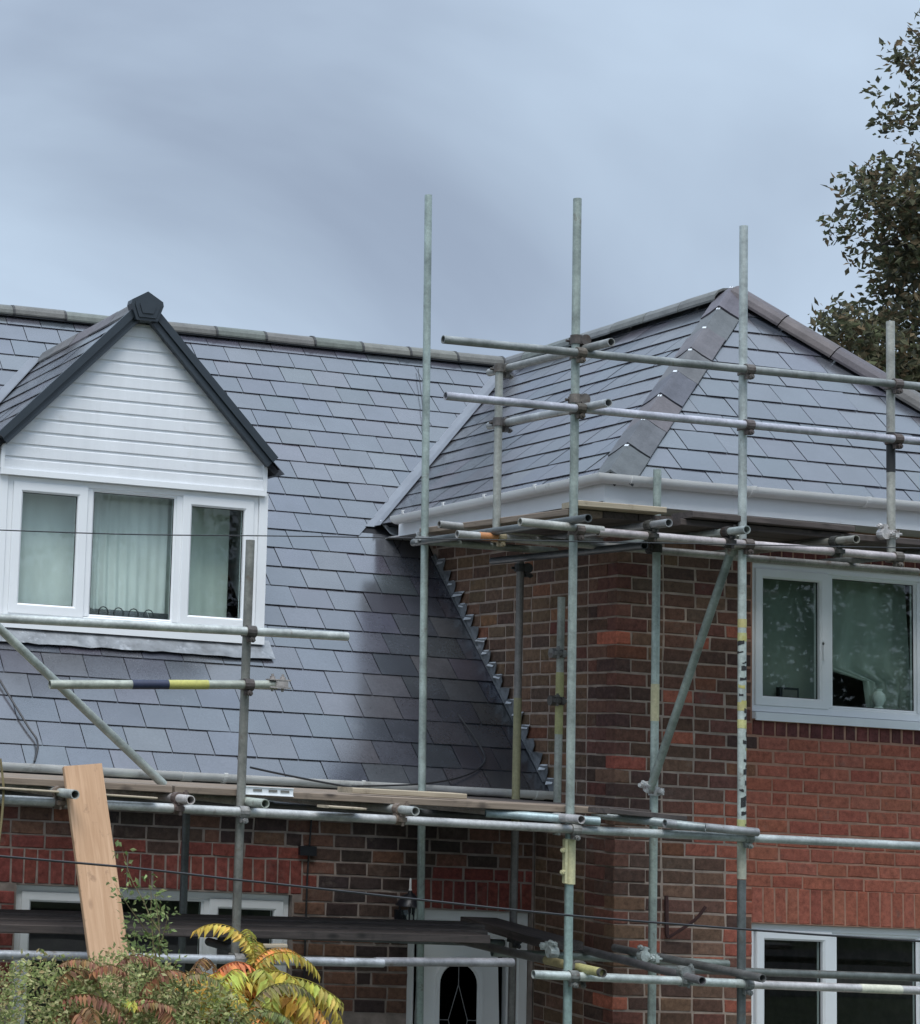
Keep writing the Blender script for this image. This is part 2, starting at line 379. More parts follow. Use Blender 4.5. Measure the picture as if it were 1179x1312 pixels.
# rooms behind the windows (back partitions, so that no daylight comes through)
mb = MB(); mb.box(XL + 0.2, 0.0, 3.6, 3.7, 0, 2.55); mb.box(0.2, XR - 0.2, 2.6, 2.7, 0, 2.55); mb.box(0.2, XR - 0.2, 1.6, 1.7, 2.6, 4.79); mb.box(-1.3, -1.2, 1.13, 3.6, 0, 2.55); mb.box(0.21, 0.3, 1.2, 2.5, 0, 4.6)
mb.make('partition', 'interior', house)

# ---- bricks
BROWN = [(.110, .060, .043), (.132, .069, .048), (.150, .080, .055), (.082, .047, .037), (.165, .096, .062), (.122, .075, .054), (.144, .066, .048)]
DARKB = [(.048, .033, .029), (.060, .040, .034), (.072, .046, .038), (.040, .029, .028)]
RED = [(.335, .108, .068), (.312, .098, .062), (.345, .116, .074), (.300, .092, .060)]
MIXR = [(.150, .060, .044), (.125, .052, .040), (.20, .085, .050)]
def jit(c, k=0.12): s = 1 + R.uniform(-k, k); return tuple(x * s * (1 + R.uniform(-.05, .05)) for x in c)
_bm = {}
def brick_mesh(w, h, d, var, nm='brick'):
    key = (round(w, 3), round(h, 3), round(d, 3), var, nm)
    if key in _bm: return _bm[key]
    rr = random.Random(hash((key[0], key[1], var)) & 0xffff)
    c = 0.006
    def j(k=0.0038): return rr.uniform(-k, k)
    back = [(0, d, 0), (w, d, 0), (w, d, h), (0, d, h)]
    mid = [(j(), c, j()), (w + j(), c, j()), (w + j(), c, h + j()), (j(), c, h + j())]
    fr = [(c + j(), j(.0015), c + j()), (w * .5, j(.0015), c * .7 + j()), (w - c + j(), j(.0015), c + j()), (w - c + j(), j(.0015), h - c + j()), (w * .5, j(.0015), h - c * .7 + j()), (c + j(), j(.0015), h - c + j())]
    v = back + mid + fr
    f = [(0, 1, 5, 4), (1, 2, 6, 5), (2, 3, 7, 6), (3, 0, 4, 7), (4, 5, 10, 9, 8), (5, 6, 11, 10), (6, 7, 13, 12, 11), (7, 4, 8, 13), (8, 9, 12, 13), (9, 10, 11, 12)]
    me = mesh(nm, v, f, 'brick_obj'); _bm[key] = me
    return me
bricks = []     # (name, wall part, origin, rotz, w, h, d, colour, projected size)
def put_brick(part, axis, a, z, w, h, col, fixed, d=0.06, nm='brick', deep=None):
    """axis x: front faces -y, starting at x = a.  axis y: front faces -x, starting at y = a (runs towards +y)"""
    pr = R.uniform(-0.0012, 0.0014)
    if axis == 'x': org = Vector((a, fixed + pr, z)); rz = 0.0; e = org + Vector((w, 0, h))
    else: org = Vector((fixed + pr, a + w, z)); rz = -math.pi / 2; e = Vector((fixed, a, z + h))
    p, q = px(org), px(e)
    bricks.append((nm, part, org, rz, w, h, d, col, abs((p[0] - q[0]) * (p[1] - q[1])), in_frame((org + e) / 2)))

def row_fill(part, axis, fixed, a0, a1, z, h, holes, colour, start, zone=None):
    """lay one course from a0 to a1 around holes [(h0,h1)]"""
    segs = []; x = a0
    for h0, h1 in sorted(holes):
        if h0 > x: segs.append((x, min(h0, a1)))
        x = max(x, h1)
    if x < a1: segs.append((x, a1))
    for s0, s1 in segs:
        x = s0; first = True
        while x < s1 - 0.012:
            w = STR
            if first: w = start if s0 == a0 else R.choice((STR, STR / 2))
            elif R.random() < 0.11: w = STR * R.choice((.5, .5, .72))
            first = False
            w += R.uniform(-.006, .006)
            e = min(x + w, s1 + (RJ if s1 < a1 - 1e-6 else 0))
            if s1 - e < 0.05: e = s1 + (RJ if s1 < a1 - 1e-6 else 0)
            put_brick(part, axis, x, z + 0.0, max(0.012, e - x - RJ), h - RJ, colour(x, z, e), fixed)
            x = e
def soldiers(part, fixed, a0, a1, z0, z1, pitch, colour):
    n = int(round((a1 - a0) / pitch)); p = (a1 - a0) / n
    for i in range(n):
        put_brick(part, 'x', a0 + i * p, z0, p - 0.009, z1 - z0 - 0.009, colour(), fixed, nm='soldier_brick')

redc = lambda: jit(R.choice(RED), .07)
deep = lambda: jit(R.choice([(.185, .052, .042), (.165, .047, .040), (.20, .058, .046)]), .08)
# main wall
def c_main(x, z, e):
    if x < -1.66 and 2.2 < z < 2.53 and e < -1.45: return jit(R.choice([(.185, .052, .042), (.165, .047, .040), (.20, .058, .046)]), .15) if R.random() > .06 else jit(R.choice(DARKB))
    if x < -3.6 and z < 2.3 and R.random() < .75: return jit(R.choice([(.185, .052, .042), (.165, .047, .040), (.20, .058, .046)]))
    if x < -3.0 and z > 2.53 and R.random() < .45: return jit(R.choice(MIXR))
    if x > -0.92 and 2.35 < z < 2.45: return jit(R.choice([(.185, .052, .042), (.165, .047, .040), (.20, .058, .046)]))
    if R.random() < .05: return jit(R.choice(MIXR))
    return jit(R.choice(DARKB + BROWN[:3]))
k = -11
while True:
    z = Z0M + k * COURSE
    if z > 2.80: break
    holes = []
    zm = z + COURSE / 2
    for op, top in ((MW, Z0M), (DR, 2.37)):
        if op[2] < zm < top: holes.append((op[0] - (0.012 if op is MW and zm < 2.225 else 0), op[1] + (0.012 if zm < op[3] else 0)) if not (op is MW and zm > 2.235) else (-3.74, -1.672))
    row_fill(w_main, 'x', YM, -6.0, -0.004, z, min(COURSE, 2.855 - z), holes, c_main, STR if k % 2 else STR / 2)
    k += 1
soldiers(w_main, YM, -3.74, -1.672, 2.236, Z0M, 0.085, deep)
soldiers(w_main, YM, -0.914, -0.010, 2.176, 2.37, 0.085, deep)
# wing front and side, corner bricks shared
rowb = {}
def c_front(x, z, e):
    r = round((z - Z0M) / COURSE)
    if r not in rowb:
        b = R.choice((.80, .90, .97, 1.08)) if z < 2.5 else (R.choice((.42, .55, .68)) if z < 3.02 else R.choice((.86, .95, 1.05, 1.2)))
        rowb[r] = b
    if x > rowb[r] - .02 and z < 3.36: return jit(R.choice(RED), .06)
    if z > 3.36 and x > .93: return jit(R.choice(MIXR))
    q = R.random()
    if q < .06: return jit(R.choice(RED), .2)
    if q < .20: return jit(R.choice(MIXR), .2)
    return jit(R.choice(BROWN))
def c_side(y, z, e):
    q = R.random()
    if y < .25: 
        if q < .16: return jit(R.choice(MIXR + RED[:1]), .2)
        return jit(R.choice(BROWN[:4] + BROWN[6:]))
    if q < .06: return jit((.23, .11, .06))
    if q < .14: return jit(R.choice(MIXR), .2)
    return jit(R.choice([(.150, .090, .058), (.128, .077, .053), (.168, .098, .062), (.106, .064, .047), (.150, .096, .058)]))
k = -16
while True:
    z = Z0M + k * COURSE; zm = z + COURSE / 2
    if z > 4.76: break
    hh = min(COURSE, 4.785 - z)
    holes = []
    if WL[2] < zm < 2.465: holes.append((0.985, XR if zm > 2.23 else 2.88 + .01))
    if 3.403 < zm < 3.55: holes.append((0.985, XR))
    if 3.55 < zm < WU[3]: holes.append((0.975, 2.89))
    if zm > 4.56: holes.append((0.95, XR))
    ev = k % 2 == 0
    cw, cd = (0.219, 0.104) if ev else (0.104, 0.219)
    cc = c_front(0.0, z, .2)
    # the corner brick shows a stretcher on one face and its end on the other
    nmx = len(bricks)
    put_brick(w_front, 'x', -0.004, z, cw, hh - RJ, cc, -0.004, d=cd, nm='brick')
    row_fill(w_front, 'x', 0.0, cw - .004 + RJ, XR, z, hh, holes, c_front, STR / 2 if ev else STR)
    ylim = (YM + 0.003) if zm < 2.98 else max(0.3, yr(z + .02) - 0.035)
    row_fill(w_side, 'y', 0.0, cd - .004 + RJ, ylim, z, hh, [], c_side, STR if ev else STR / 2)
    k += 1
soldiers(w_front, 0.0, 0.985, XR, 2.236, 2.465, 0.085, redc)
dkred = lambda: jit(R.choice([(.130, .042, .038), (.105, .036, .035), (.145, .046, .040)]), .12)
soldiers(w_front, 0.0, 0.985, XR, 3.421, 3.522, 0.085, dkred)
soldiers(w_front, 0.0, 0.955, XR, 4.565, 4.775, 0.085, dkred)

singles = {}
for nm in ('brick', 'soldier_brick'):
    idx = [i for i, b in enumerate(bricks) if b[0] == nm]
    idx.sort(key=lambda i: -(bricks[i][8] if bricks[i][9] else 0))
    singles[nm] = set(i for i in idx[:300] if bricks[i][9])
rest = MB()
for i, (nm, part, org, rz, w, h, d, col, sz, vis) in enumerate(bricks):
    me = brick_mesh(w, h, d, i % 4, nm)
    if i in singles[nm]:
        o = bpy.data.objects.new(nm, me); link(o, part); o.location = org; o.rotation_euler = (0, 0, rz); o.color = col + (1,)
    else:
        mt = Matrix.Translation(org) @ Matrix.Rotation(rz, 4, 'Z')
        rest._add([mt @ v.co for v in me.vertices], [tuple(p.vertices) for p in me.polygons], col)
o = rest.make('brick_courses', 'brick_attr', house, tone=True); o['kind'] = 'stuff'

# ---- roof slopes: (origin, u along eave, v up slope) with slates clipped to the slope's outline
def clip(poly, a, b, c):      # keep a*u + b*v <= c
    out = []
    for i in range(len(poly)):
        p, q = poly[i], poly[(i + 1) % len(poly)]
        dp, dq = a * p[0] + b * p[1] - c, a * q[0] + b * q[1] - c
        if dp <= 0: out.append(p)
        if (dp < 0) != (dq < 0) and abs(dp - dq) > 1e-12:
            t = dp / (dp - dq); out.append((p[0] + (q[0] - p[0]) * t, p[1] + (q[1] - p[1]) * t))
    return out
SLATES = []
SLATE_COL = [(.052, .056, .067), (.058, .061, .072), (.047, .052, .064), (.066, .067, .075), (.058, .059, .073), (.060, .060, .070)]
_sm = {}
def slate_mesh(poly, v0, key=None):
    if key and key in _sm: return _sm[key]
    def n_top(v): return 0.0060 - 0.0098 * (v - v0) / 0.27
    top = [(p[0], p[1], n_top(p[1])) for p in poly]; bot = [(p[0], p[1], n_top(p[1]) - 0.0045) for p in poly]
    n = len(poly)
    me = mesh('roof_slate', top + bot, [tuple(range(n)), tuple(range(n, 2 * n))[::-1]] + [((i + 1) % n, i, n + i, n + (i + 1) % n) for i in range(n)], 'slate_obj')
    if key: _sm[key] = me
    return me
def area(p): return abs(sum(p[i][0] * p[(i + 1) % len(p)][1] - p[(i + 1) % len(p)][0] * p[i][1] for i in range(len(p)))) / 2
def slope(part, O, U, V, L0, L1, top, planes, gauge=0.2165, width=0.292, skip=None, warp=0.0):
    O, U, V = Vector(O), Vector(U).normalized(), Vector(V).normalized(); N = U.cross(V)
    if N.z < 0: N = -N
    rows = int(math.ceil(top / gauge)); off0 = R.uniform(0, width)
    for r in range(rows):
        v0 = r * gauge - 0.04
        off = off0 + (width / 2 if r % 2 else 0) + R.uniform(-.012, .012)
        u = L0 - width + (off % width)
        while u < L1:
            poly = [(u + .003, v0), (u + width - .003, v0), (u + width - .003, v0 + .262), (u + .003, v0 + .262)]
            full = True
            for pl in planes:
                if callable(pl): pl = pl(v0)
                if pl is None: continue
                q = clip(poly, *pl)
                if len(q) != 4 or any(abs(a[0] - b[0]) + abs(a[1] - b[1]) > 1e-9 for a, b in zip(q, poly)): full = False
                poly = q
                if len(poly) < 3: break
            if len(poly) >= 3 and area(poly) > 0.0015:
                cu = sum(p[0] for p in poly) / len(poly); cv = sum(p[1] for p in poly) / len(poly)
                cpos = O + U * cu + V * cv
                if not (skip and skip(cpos)):
                    vis = min(p[1] for p in poly)
                    pp = [px(O + U * p[0] + V * min(p[1], v0 + gauge)) for p in poly]
                    SLATES.append((part, O, U, V, N, poly, u, v0, full, area(pp), in_frame(cpos)))
            u += width
def sheet(pts, mat='underlay', drop=0.012, th=0.04):
    """solid boarding under a slope: outline pts, lowered along its normal"""
    p = [Vector(q) for q in pts]; n = (p[1] - p[0]).cross(p[2] - p[0]).normalized()
    if n.z < 0: n = -n
    mb = MB(); mb.prism([q - n * drop for q in p], -n * th)
    return mb
RZ = 6.63                                      # ridge height
WT = (6.62 - 4.95) / 2.02                      # wing side slopes
def xv(z): return -0.30 + (z - 4.95) / WT      # x of wing's left slope at height z
PM = math.atan(T); cM, sM = math.cos(PM), math.sin(PM)
YE = 0.735; ZE = zr(YE)
# main slope
LM = (RZ - ZE) / sM
rs = sheet([(-1.76, YE, ZE), (-0.005, YE, ZE), (-0.005, yr(4.95), 4.95), (xv(6.5), yr(6.5), 6.5), (xv(6.5), yr(RZ), RZ), (-1.76, yr(RZ), RZ)])
for x0_, x1_, y0_, y1_ in ((XL, -3.64, YE, yr(RZ)), (-3.64, -1.76, YE, 1.70), (-3.64, -1.76, 3.4, yr(RZ))):
    q_ = sheet([(x0_, y0_, zr(y0_)), (x1_, y0_, zr(y0_)), (x1_, y1_, zr(y1_)), (x0_, y1_, zr(y1_))]); rs._add(q_.v, q_.f)
r_main = rs.make('roof', 'underlay', house)
vv = (4.90 - ZE) / sM
def m_side(v0): return (1, 0, -0.012) if v0 + .12 < vv - .1 else None
def m_valley(v0):
    if v0 + .12 < vv - .1: return None
    return (1, -sM / WT, -0.30 + (ZE - 4.95) / WT - 0.075)
def in_dormer(p):
    if not (-3.66 < p.x < -1.74): return False
    return p.y > 1.72 and p.z < 5.1 + 1.03 * (1.0 - abs(p.x + 2.7)) - 0.16
def in_dormer2(p): return in_dormer(p)
slope(r_main, (0, YE, ZE), (1, 0, 0), (0, cM, sM), -6.2, 2.0, LM, [m_side, m_valley, (0, 1, LM)], skip=in_dormer2)
mb = MB(); mb.prism([(XL, 4.35, RZ - .03), (XL, YB + .3, 2.8), (XL, YB + .3, 2.74), (XL, 4.35, RZ - .1)], (XR - XL + .3, 0, 0)); mb.make('roof', 'underlay', house)
# wing: left, front, right slopes
XA, YA, ZA = 1.72, 1.25, 6.62
XE, YEW, ZEW = -0.33, -0.43, 4.925
pw = math.atan(WT); LW = (ZA - ZEW) / math.sin(pw)
r_left = sheet([(XE, YEW, ZEW), (XA, YA, ZA), (XA, 4.36, ZA), (XE, yr(4.95), ZEW)]).make('roof', 'underlay', house)
# u runs along +y from y = YEW
hipk = (YA - YEW) / LW
valk = (4.36 - yr(4.95)) / LW
slope(r_left, (XE, YEW, ZEW), (0, 1, 0), ((ZA - ZEW) / math.tan(pw), 0, ZA - ZEW), -0.2, 5.0, LW, [(-1, hipk, 0.0), (1, -valk, yr(4.95) - YEW - 0.06), (0, 1, LW)])
pf = math.atan2(ZA - ZEW, YA - YEW); LF = (ZA - ZEW) / math.sin(pf); XRE = 3.45
r_front = sheet([(XE, YEW, ZEW), (XRE, YEW, ZEW), (XA, YA, ZA)]).make('roof', 'underlay', house)
slope(r_front, (XE, YEW, ZEW), (1, 0, 0), (0, YA - YEW, ZA - ZEW), -0.2, 4.0, LF, [(-1, (XA - XE) / LF, 0.0), (1, (XRE - XA) / LF, XRE - XE)])
mb = sheet([(XRE, YEW, ZEW), (XRE, 7.5, ZEW), (XA, 7.5, ZA), (XA, YA, ZA)]); mb.make('roof', 'underlay', house)
# dormer: left and right slopes
DX, DZ, DT, DYF = -2.70, 6.172, 1.03, 1.515
pd = math.atan(DT); DE = 1.05; LD = DE / math.cos(pd); DZE = DZ - DE * DT
def ydr(z): return yr(z)
r_dl = sheet([(DX - DE, DYF + .03, DZE), (DX, DYF + .03, DZ), (DX, ydr(DZ), DZ), (DX - DE, ydr(DZE), DZE)]).make('roof', 'underlay', house)
r_dr = sheet([(DX + DE, DYF + .03, DZE), (DX, DYF + .03, DZ), (DX, ydr(DZ), DZ), (DX + DE, ydr(DZE), DZE)]).make('roof', 'underlay', house)
dk = (ydr(DZ) - ydr(DZE)) / LD
for part, sg in ((r_dl, -1), (r_dr, 1)):
    slope(part, (DX + sg * DE, DYF, DZE), (0, 1, 0), (-sg * DE, 0, DE * DT), 0.0, 3.0, LD, [(-1, 0, -0.02), (1, -dk, ydr(DZE) - DYF - 0.05), (0, 1, LD)])
SLATES.sort(key=lambda s: -(s[9] if s[10] else 0))
rest = MB()
for i, (part, O, U, V, N, poly, u, v0, full, sz, vis) in enumerate(SLATES):
    sub = [(p[0] - u, p[1] - v0) for p in poly]
    me = slate_mesh(sub, 0.0, 'full' if full else None)
    tilt = R.uniform(-.007, .007)
    mt = Matrix(((U.x, V.x, N.x, 0), (U.y, V.y, N.y, 0), (U.z, V.z, N.z, 0), (0, 0, 0, 1))); mt.translation = O + U * u + V * v0 + N * R.uniform(-.0008, .0008)
    mt = mt @ Matrix.Rotation(tilt, 4, 'Y') @ Matrix.Rotation(R.uniform(-.006, .006), 4, 'X')
    col = jit(R.choice(SLATE_COL), .15)
    if i < 300 and vis:
        o = bpy.data.objects.new('roof_slate', me); link(o, part); o.matrix_local = mt; o.color = col + (1,)
    else:
        fl = mt.to_3x3().determinant() < 0
        rest._add([mt @ v.co for v in me.vertices], [tuple(p.vertices)[::-1] if fl else tuple(p.vertices) for p in me.polygons], col)
o = rest.make('slate_courses', 'slate_attr', house, tone=True); o['kind'] = 'stuff'

# ---- ridge and hip tiles
def angle_tile(p, q, n1, n2, leg, th, nm, col, parent, lift=0.0, clipc=False, rounded=False, gap=.004):
    """angle or half-round tile from p to q over two slopes with outward normals n1 n2"""
    p, q = Vector(p), Vector(q); d = (q - p).normalized(); up = (Vector(n1) + Vector(n2)).normalized(); up = (up - d * up.dot(d)).normalized(); s = d.cross(up).normalized()
    def side(n, sg):
        t = s * sg; nn = Vector(n); t = (t - nn * t.dot(nn)); t = (t - d * t.dot(d)).normalized(); return t
    a, b = side(n1, -1), side(n2, 1)
    if Vector(n1).dot(s) > 0: a, b = side(n2, -1), side(n1, 1)
    if rounded:
        prof = [(s * (-math.cos(math.pi * i / 8)) * leg + up * (math.sin(math.pi * i / 8) * leg * 0.85 - leg * 0.45)) for i in range(9)]
    else:
        prof = [a * leg, a * leg * .55 + up * .010, a * leg * .22 + up * .022, up * .027, b * leg * .22 + up * .022, b * leg * .55 + up * .010, b * leg]
    out = [x + up * (lift + th) for x in prof]; inn = [x * .97 + up * lift for x in prof][::-1]
    ring = out + inn
    mb = MB(); n = len(ring)
    e = R.uniform(-.004, .004)
    r0 = [p + d * gap + x + up * e for x in ring]; r1 = [q - d * gap + x + up * (e + R.uniform(-.003, .003)) for x in ring]
    mb.loft([r0, r1]); m_ = len(prof)
    for base, rev in ((0, True), (n, False)):
        for i in range(m_ - 1):
            f = (base + i, base + i + 1, base + n - 2 - i, base + n - 1 - i)
            mb.f.append(f[::-1] if rev else f); mb.t.append((1, 1, 1)); mb.mi.append(0)
    o = mb.make(nm, 'ridge', parent, color=col)
    if clipc:
        c = MB(); c.obox(q - d * .03 + up * (lift + th + .018 + e), d, s, up, (-.008, .022), (-.012, .012), (0, .008)); c.make('clip', 'clip', o)
    return o
def nrm(a, b):
    n = Vector(a).cross(Vector(b)).normalized(); return n if n.z > 0 else -n
N_main = nrm((1, 0, 0), (0, cM, sM)); N_back = Vector((0, -N_main.y, N_main.z)); N_wl = nrm((0, 1, 0), (XA - XE, 0, ZA - ZEW)); N_wf = nrm((1, 0, 0), (0, YA - YEW, ZA - ZEW)); N_wr = nrm((0, 1, 0), (XA - XRE, 0, ZA - ZEW))
N_dl = nrm((0, 1, 0), (DE, 0, DE * DT)); N_dr = nrm((0, 1, 0), (-DE, 0, DE * DT))
x = -6.4; yrd = yr(RZ)
while x < 1.60:
    e = min(x + .445, 1.66)
    angle_tile((x, yrd, RZ), (e, yrd, RZ), N_main, N_back, .098, .014, 'ridge_tile', jit((.125, .130, .115), .14), house, lift=.0, rounded=True)
    # dark bedding gap with a small union under each joint
    angle_tile((e - .014, yrd, RZ), (e + .014, yrd, RZ), N_main, N_back, .103, .014, 'ridge_union', (.03, .03, .03), house, lift=.003, rounded=True)
    x += .445
mb = MB(); mb.box(-6.4, 1.64, yrd - .09, yrd + .09, RZ - .055, RZ - .012); mb.make('ridge_roll', 'rubber', house)
y = YA + .05
while y < yrd:
    e = min(y + .445, yrd); angle_tile((XA, y, ZA + .01), (XA, e, ZA + .01), N_wl, N_wr, .115, .016, 'ridge_tile', jit((.13, .135, .13), .14), house, rounded=True); y += .445
# left hip: nine flat angle tiles with bright clips, running up from the eave corner
h0, h1 = Vector((XE - .0, YEW - .0, ZEW + .012)), Vector((XA, YA, ZA + .02)); NH = 8
for i in range(NH):
    a, b = h0.lerp(h1, i / NH), h0.lerp(h1, (i + 1) / NH)
    angle_tile(a, b, N_wl, N_wf, .15, .016, 'hip_tile', jit(R.choice([(.085, .086, .095), (.098, .092, .100), (.078, .084, .088), (.105, .10, .108)]), .08), house, lift=.010 + .006 * (i % 2), clipc=True, gap=.006)
h0 = Vector((XRE, YEW, ZEW + .012)); NH = 7
for i in range(NH):
    a, b = h0.lerp(h1, i / NH), h0.lerp(h1, (i + 1) / NH)
    angle_tile(a, b, N_wf, N_wr, .115, .018, 'hip_tile', jit(R.choice([(.082, .07, .075), (.095, .085, .085), (.075, .065, .07)]), .1), house, lift=.004, rounded=True)
y = DYF + .12
while y < ydr(DZ) - .05:
    e = min(y + .445, ydr(DZ)); angle_tile((DX, y, DZ + .005), (DX, e, DZ + .005), N_dl, N_dr, .10, .015, 'ridge_tile', jit((.11, .105, .105), .1), house, lift=.0); y += .445

# ---- valleys
def strip(pts_a, pts_b, th, up, name, mat, parent):
    mb = MB(); n = len(pts_a); u = Vector(up) * th
    vs = [Vector(p) for p in pts_a] + [Vector(p) for p in pts_b]; vs += [v + u for v in vs]
    fs = []
    for i in range(n - 1):
        fs += [(2 * n + i, 2 * n + i + 1, 3 * n + i + 1, 3 * n + i), (i, n + i, n + i + 1, i + 1), (i, i + 1, 2 * n + i + 1, 2 * n + i), (n + i, 3 * n + i, 3 * n + i + 1, n + i + 1)]
    fs += [(0, 2 * n, 3 * n, n), (n - 1, 2 * n - 1, 4 * n - 1, 3 * n - 1)]
    mb._add(vs, fs); return mb.make(name, mat, parent)
zs = [4.88 + i * (6.56 - 4.88) / 8 for i in range(9)]
def vp_(z): return Vector((xv(z), yr(z), z))
strip([vp_(z) + N_main * .001 + Vector((-.085, 0, 0)) for z in zs], [vp_(z) + N_main * .002 for z in zs], .004, N_main, 'valley_liner', 'valley', house)
strip([vp_(z) + N_wl * .011 for z in zs], [vp_(z) + N_wl * .011 + Vector((0, -.09, 0)) for z in zs], .004, N_wl, 'valley_liner', 'valley', house)
# grey liner apron where the valley discharges past the end of the eaves gutter
fl = MB(); fl.prism([(-.351, 2.618, 4.93), (-.218, 2.64, 4.954), (-.162, 2.58, 4.894), (-.160, 2.506, 4.816), (-.23, 2.481, 4.791), (-.308, 2.52, 4.83)], N_main * .012); fl.make('valley_apron', 'apron', house)
zs = [DZE + i * (DZ - .02 - DZE) / 6 for i in range(7)]
for sg, nn in ((-1, N_dl), (1, N_dr)):
    def vd(z): return Vector((DX + sg * (DZ - z) / DT, yr(z), z))
    strip([vd(z) + N_main * .018 + Vector((sg * .085, 0, 0)) for z in zs], [vd(z) + N_main * .018 for z in zs], .004, N_main, 'valley_liner', 'valley', house)
    strip([vd(z) + nn * .012 for z in zs], [vd(z) + nn * .012 + Vector((0, -.075, 0)) for z in zs], .004, nn, 'valley_liner', 'valley', house)

# ---- fascias, soffits, gutters
mb = MB(); mb.box(-.362, XRE - .05, -.418, -.400, 4.775, 4.92); mb.make('fascia', 'upvc', house)
mb = MB(); mb.box(-.362, -.344, -.399, 2.28, 4.788, 4.91); mb.make('fascia', 'upvc', house)
mb = MB(); mb.box(-.343, XRE - .05, -.399, -.004, 4.790, 4.800); mb.box(-.343, -.004, -.003, yr(4.80), 4.790, 4.800); mb.make('soffit', 'soffit', house)
mb = MB(); mb.box(XL, -.004, .775, .793, 2.80, 2.965); mb.make('fascia', 'upvc', house)
mb = MB(); mb.box(XL, -.004, .794, YM + .0, 2.862, 2.872); mb.make('soffit', 'soffit', house)
def gutter(path, r, name, mat, parent, th=.004):
    """half-round channel swept along points (z = rim height)"""
    pts = [Vector(p) for p in path]; n = 12; rings = []
    for i, p in enumerate(pts):
        d0 = (p - pts[i - 1]).normalized() if i else (pts[1] - p).normalized(); d1 = (pts[i + 1] - p).normalized() if i + 1 < len(pts) else d0
        bis = (d0 + d1).normalized(); s = bis.cross(Vector((0, 0, 1))).normalized(); k = 1 / max(.5, bis.dot(d0))
        o_ = [p + s * (-math.cos(math.pi * j / n) * r * k) + Vector((0, 0, -math.sin(math.pi * j / n) * r)) for j in range(n + 1)]
        i_ = [p + s * (-math.cos(math.pi * j / n) * (r - th) * k) + Vector((0, 0, -math.sin(math.pi * j / n) * (r - th))) for j in range(n, -1, -1)]
        rings.append(o_ + i_)
    mb = MB(); mb.loft(rings); m_ = len(rings[0])
    for b0, rev in ((0, False), ((len(rings) - 1) * m_, True)):
        f = tuple(range(b0, b0 + n + 1)); mb.f.append(f[::-1] if rev else f); mb.t.append((1, 1, 1))
    return mb.make(name, mat, parent, smooth=True)
GY, GX, GZ = -.462, -.410, 4.945
gw = gutter([(GX, 2.22, GZ - .022), (GX, GY, GZ), (XRE, GY, GZ + .004)], .056, 'gutter', 'gutter', house)
def union(c, d, parent, nm='gutter_union', w=.07, r=.061, mat='gutter'):
    c, d = Vector(c), Vector(d).normalized(); return gutter([c - d * w / 2, c + d * w / 2], r, nm, mat, parent, th=.005)
def bracket(c, d, out, parent, mat='gutter'):
    c, d, out = Vector(c), Vector(d), Vector(out)
    pts = [c - out * .062 + Vector((0, 0, .0))] + [c + out * (-math.cos(t) * .062) + Vector((0, 0, -math.sin(t) * .062)) for t in [math.pi * i / 10 for i in range(1, 11)]] + [c + out * .062 + Vector((0, 0, .004)), c + out * .046 + Vector((0, 0, .006))]
    mb = MB(); rings = [[p - d * .012, p + d * .012, p + d * .012 + (c - p).normalized() * .005 - Vector((0, 0, .0)), p - d * .012 + (c - p).normalized() * .005] for p in pts]
    mb.loft(rings); return mb.make('gutter_bracket', mat, parent)
for yy in (2.02, 1.42, .86, .22): bracket((GX, yy, GZ), (0, 1, 0), (-1, 0, 0), gw)
for xx in (.62, 1.45, 2.3, 3.1): bracket((xx, GY, GZ), (1, 0, 0), (0, -1, 0), gw)
union((-.20, GY, GZ), (1, 0, 0), gw); union((GX, -.22, GZ), (0, 1, 0), gw)
gm = gutter([(XL, .70, 2.985), (-.012, .70, 2.985)], .055, 'gutter', 'old_gutter', house)
for xx in (-3.3, -2.35, -1.4): bracket((xx, .70, 2.985), (1, 0, 0), (0, -1, 0), gm, 'old_gutter')
union((-.12, .70, 2.985), (1, 0, 0), gm, r=.060, mat='old_gutter'); union((-2.6, .70, 2.985), (1, 0, 0), gm, r=.060, mat='old_gutter')
mb = MB(); mb.prism([(-6.2, YE - .03, ZE - .05), (-6.2, YE + .16, ZE + .16 * T - .016), (-6.2, YE + .16, ZE + .16 * T - .03), (-6.2, YE - .03, ZE - .064)], (6.19, 0, 0)); mb.make('eaves_tray', 'rubber', house)

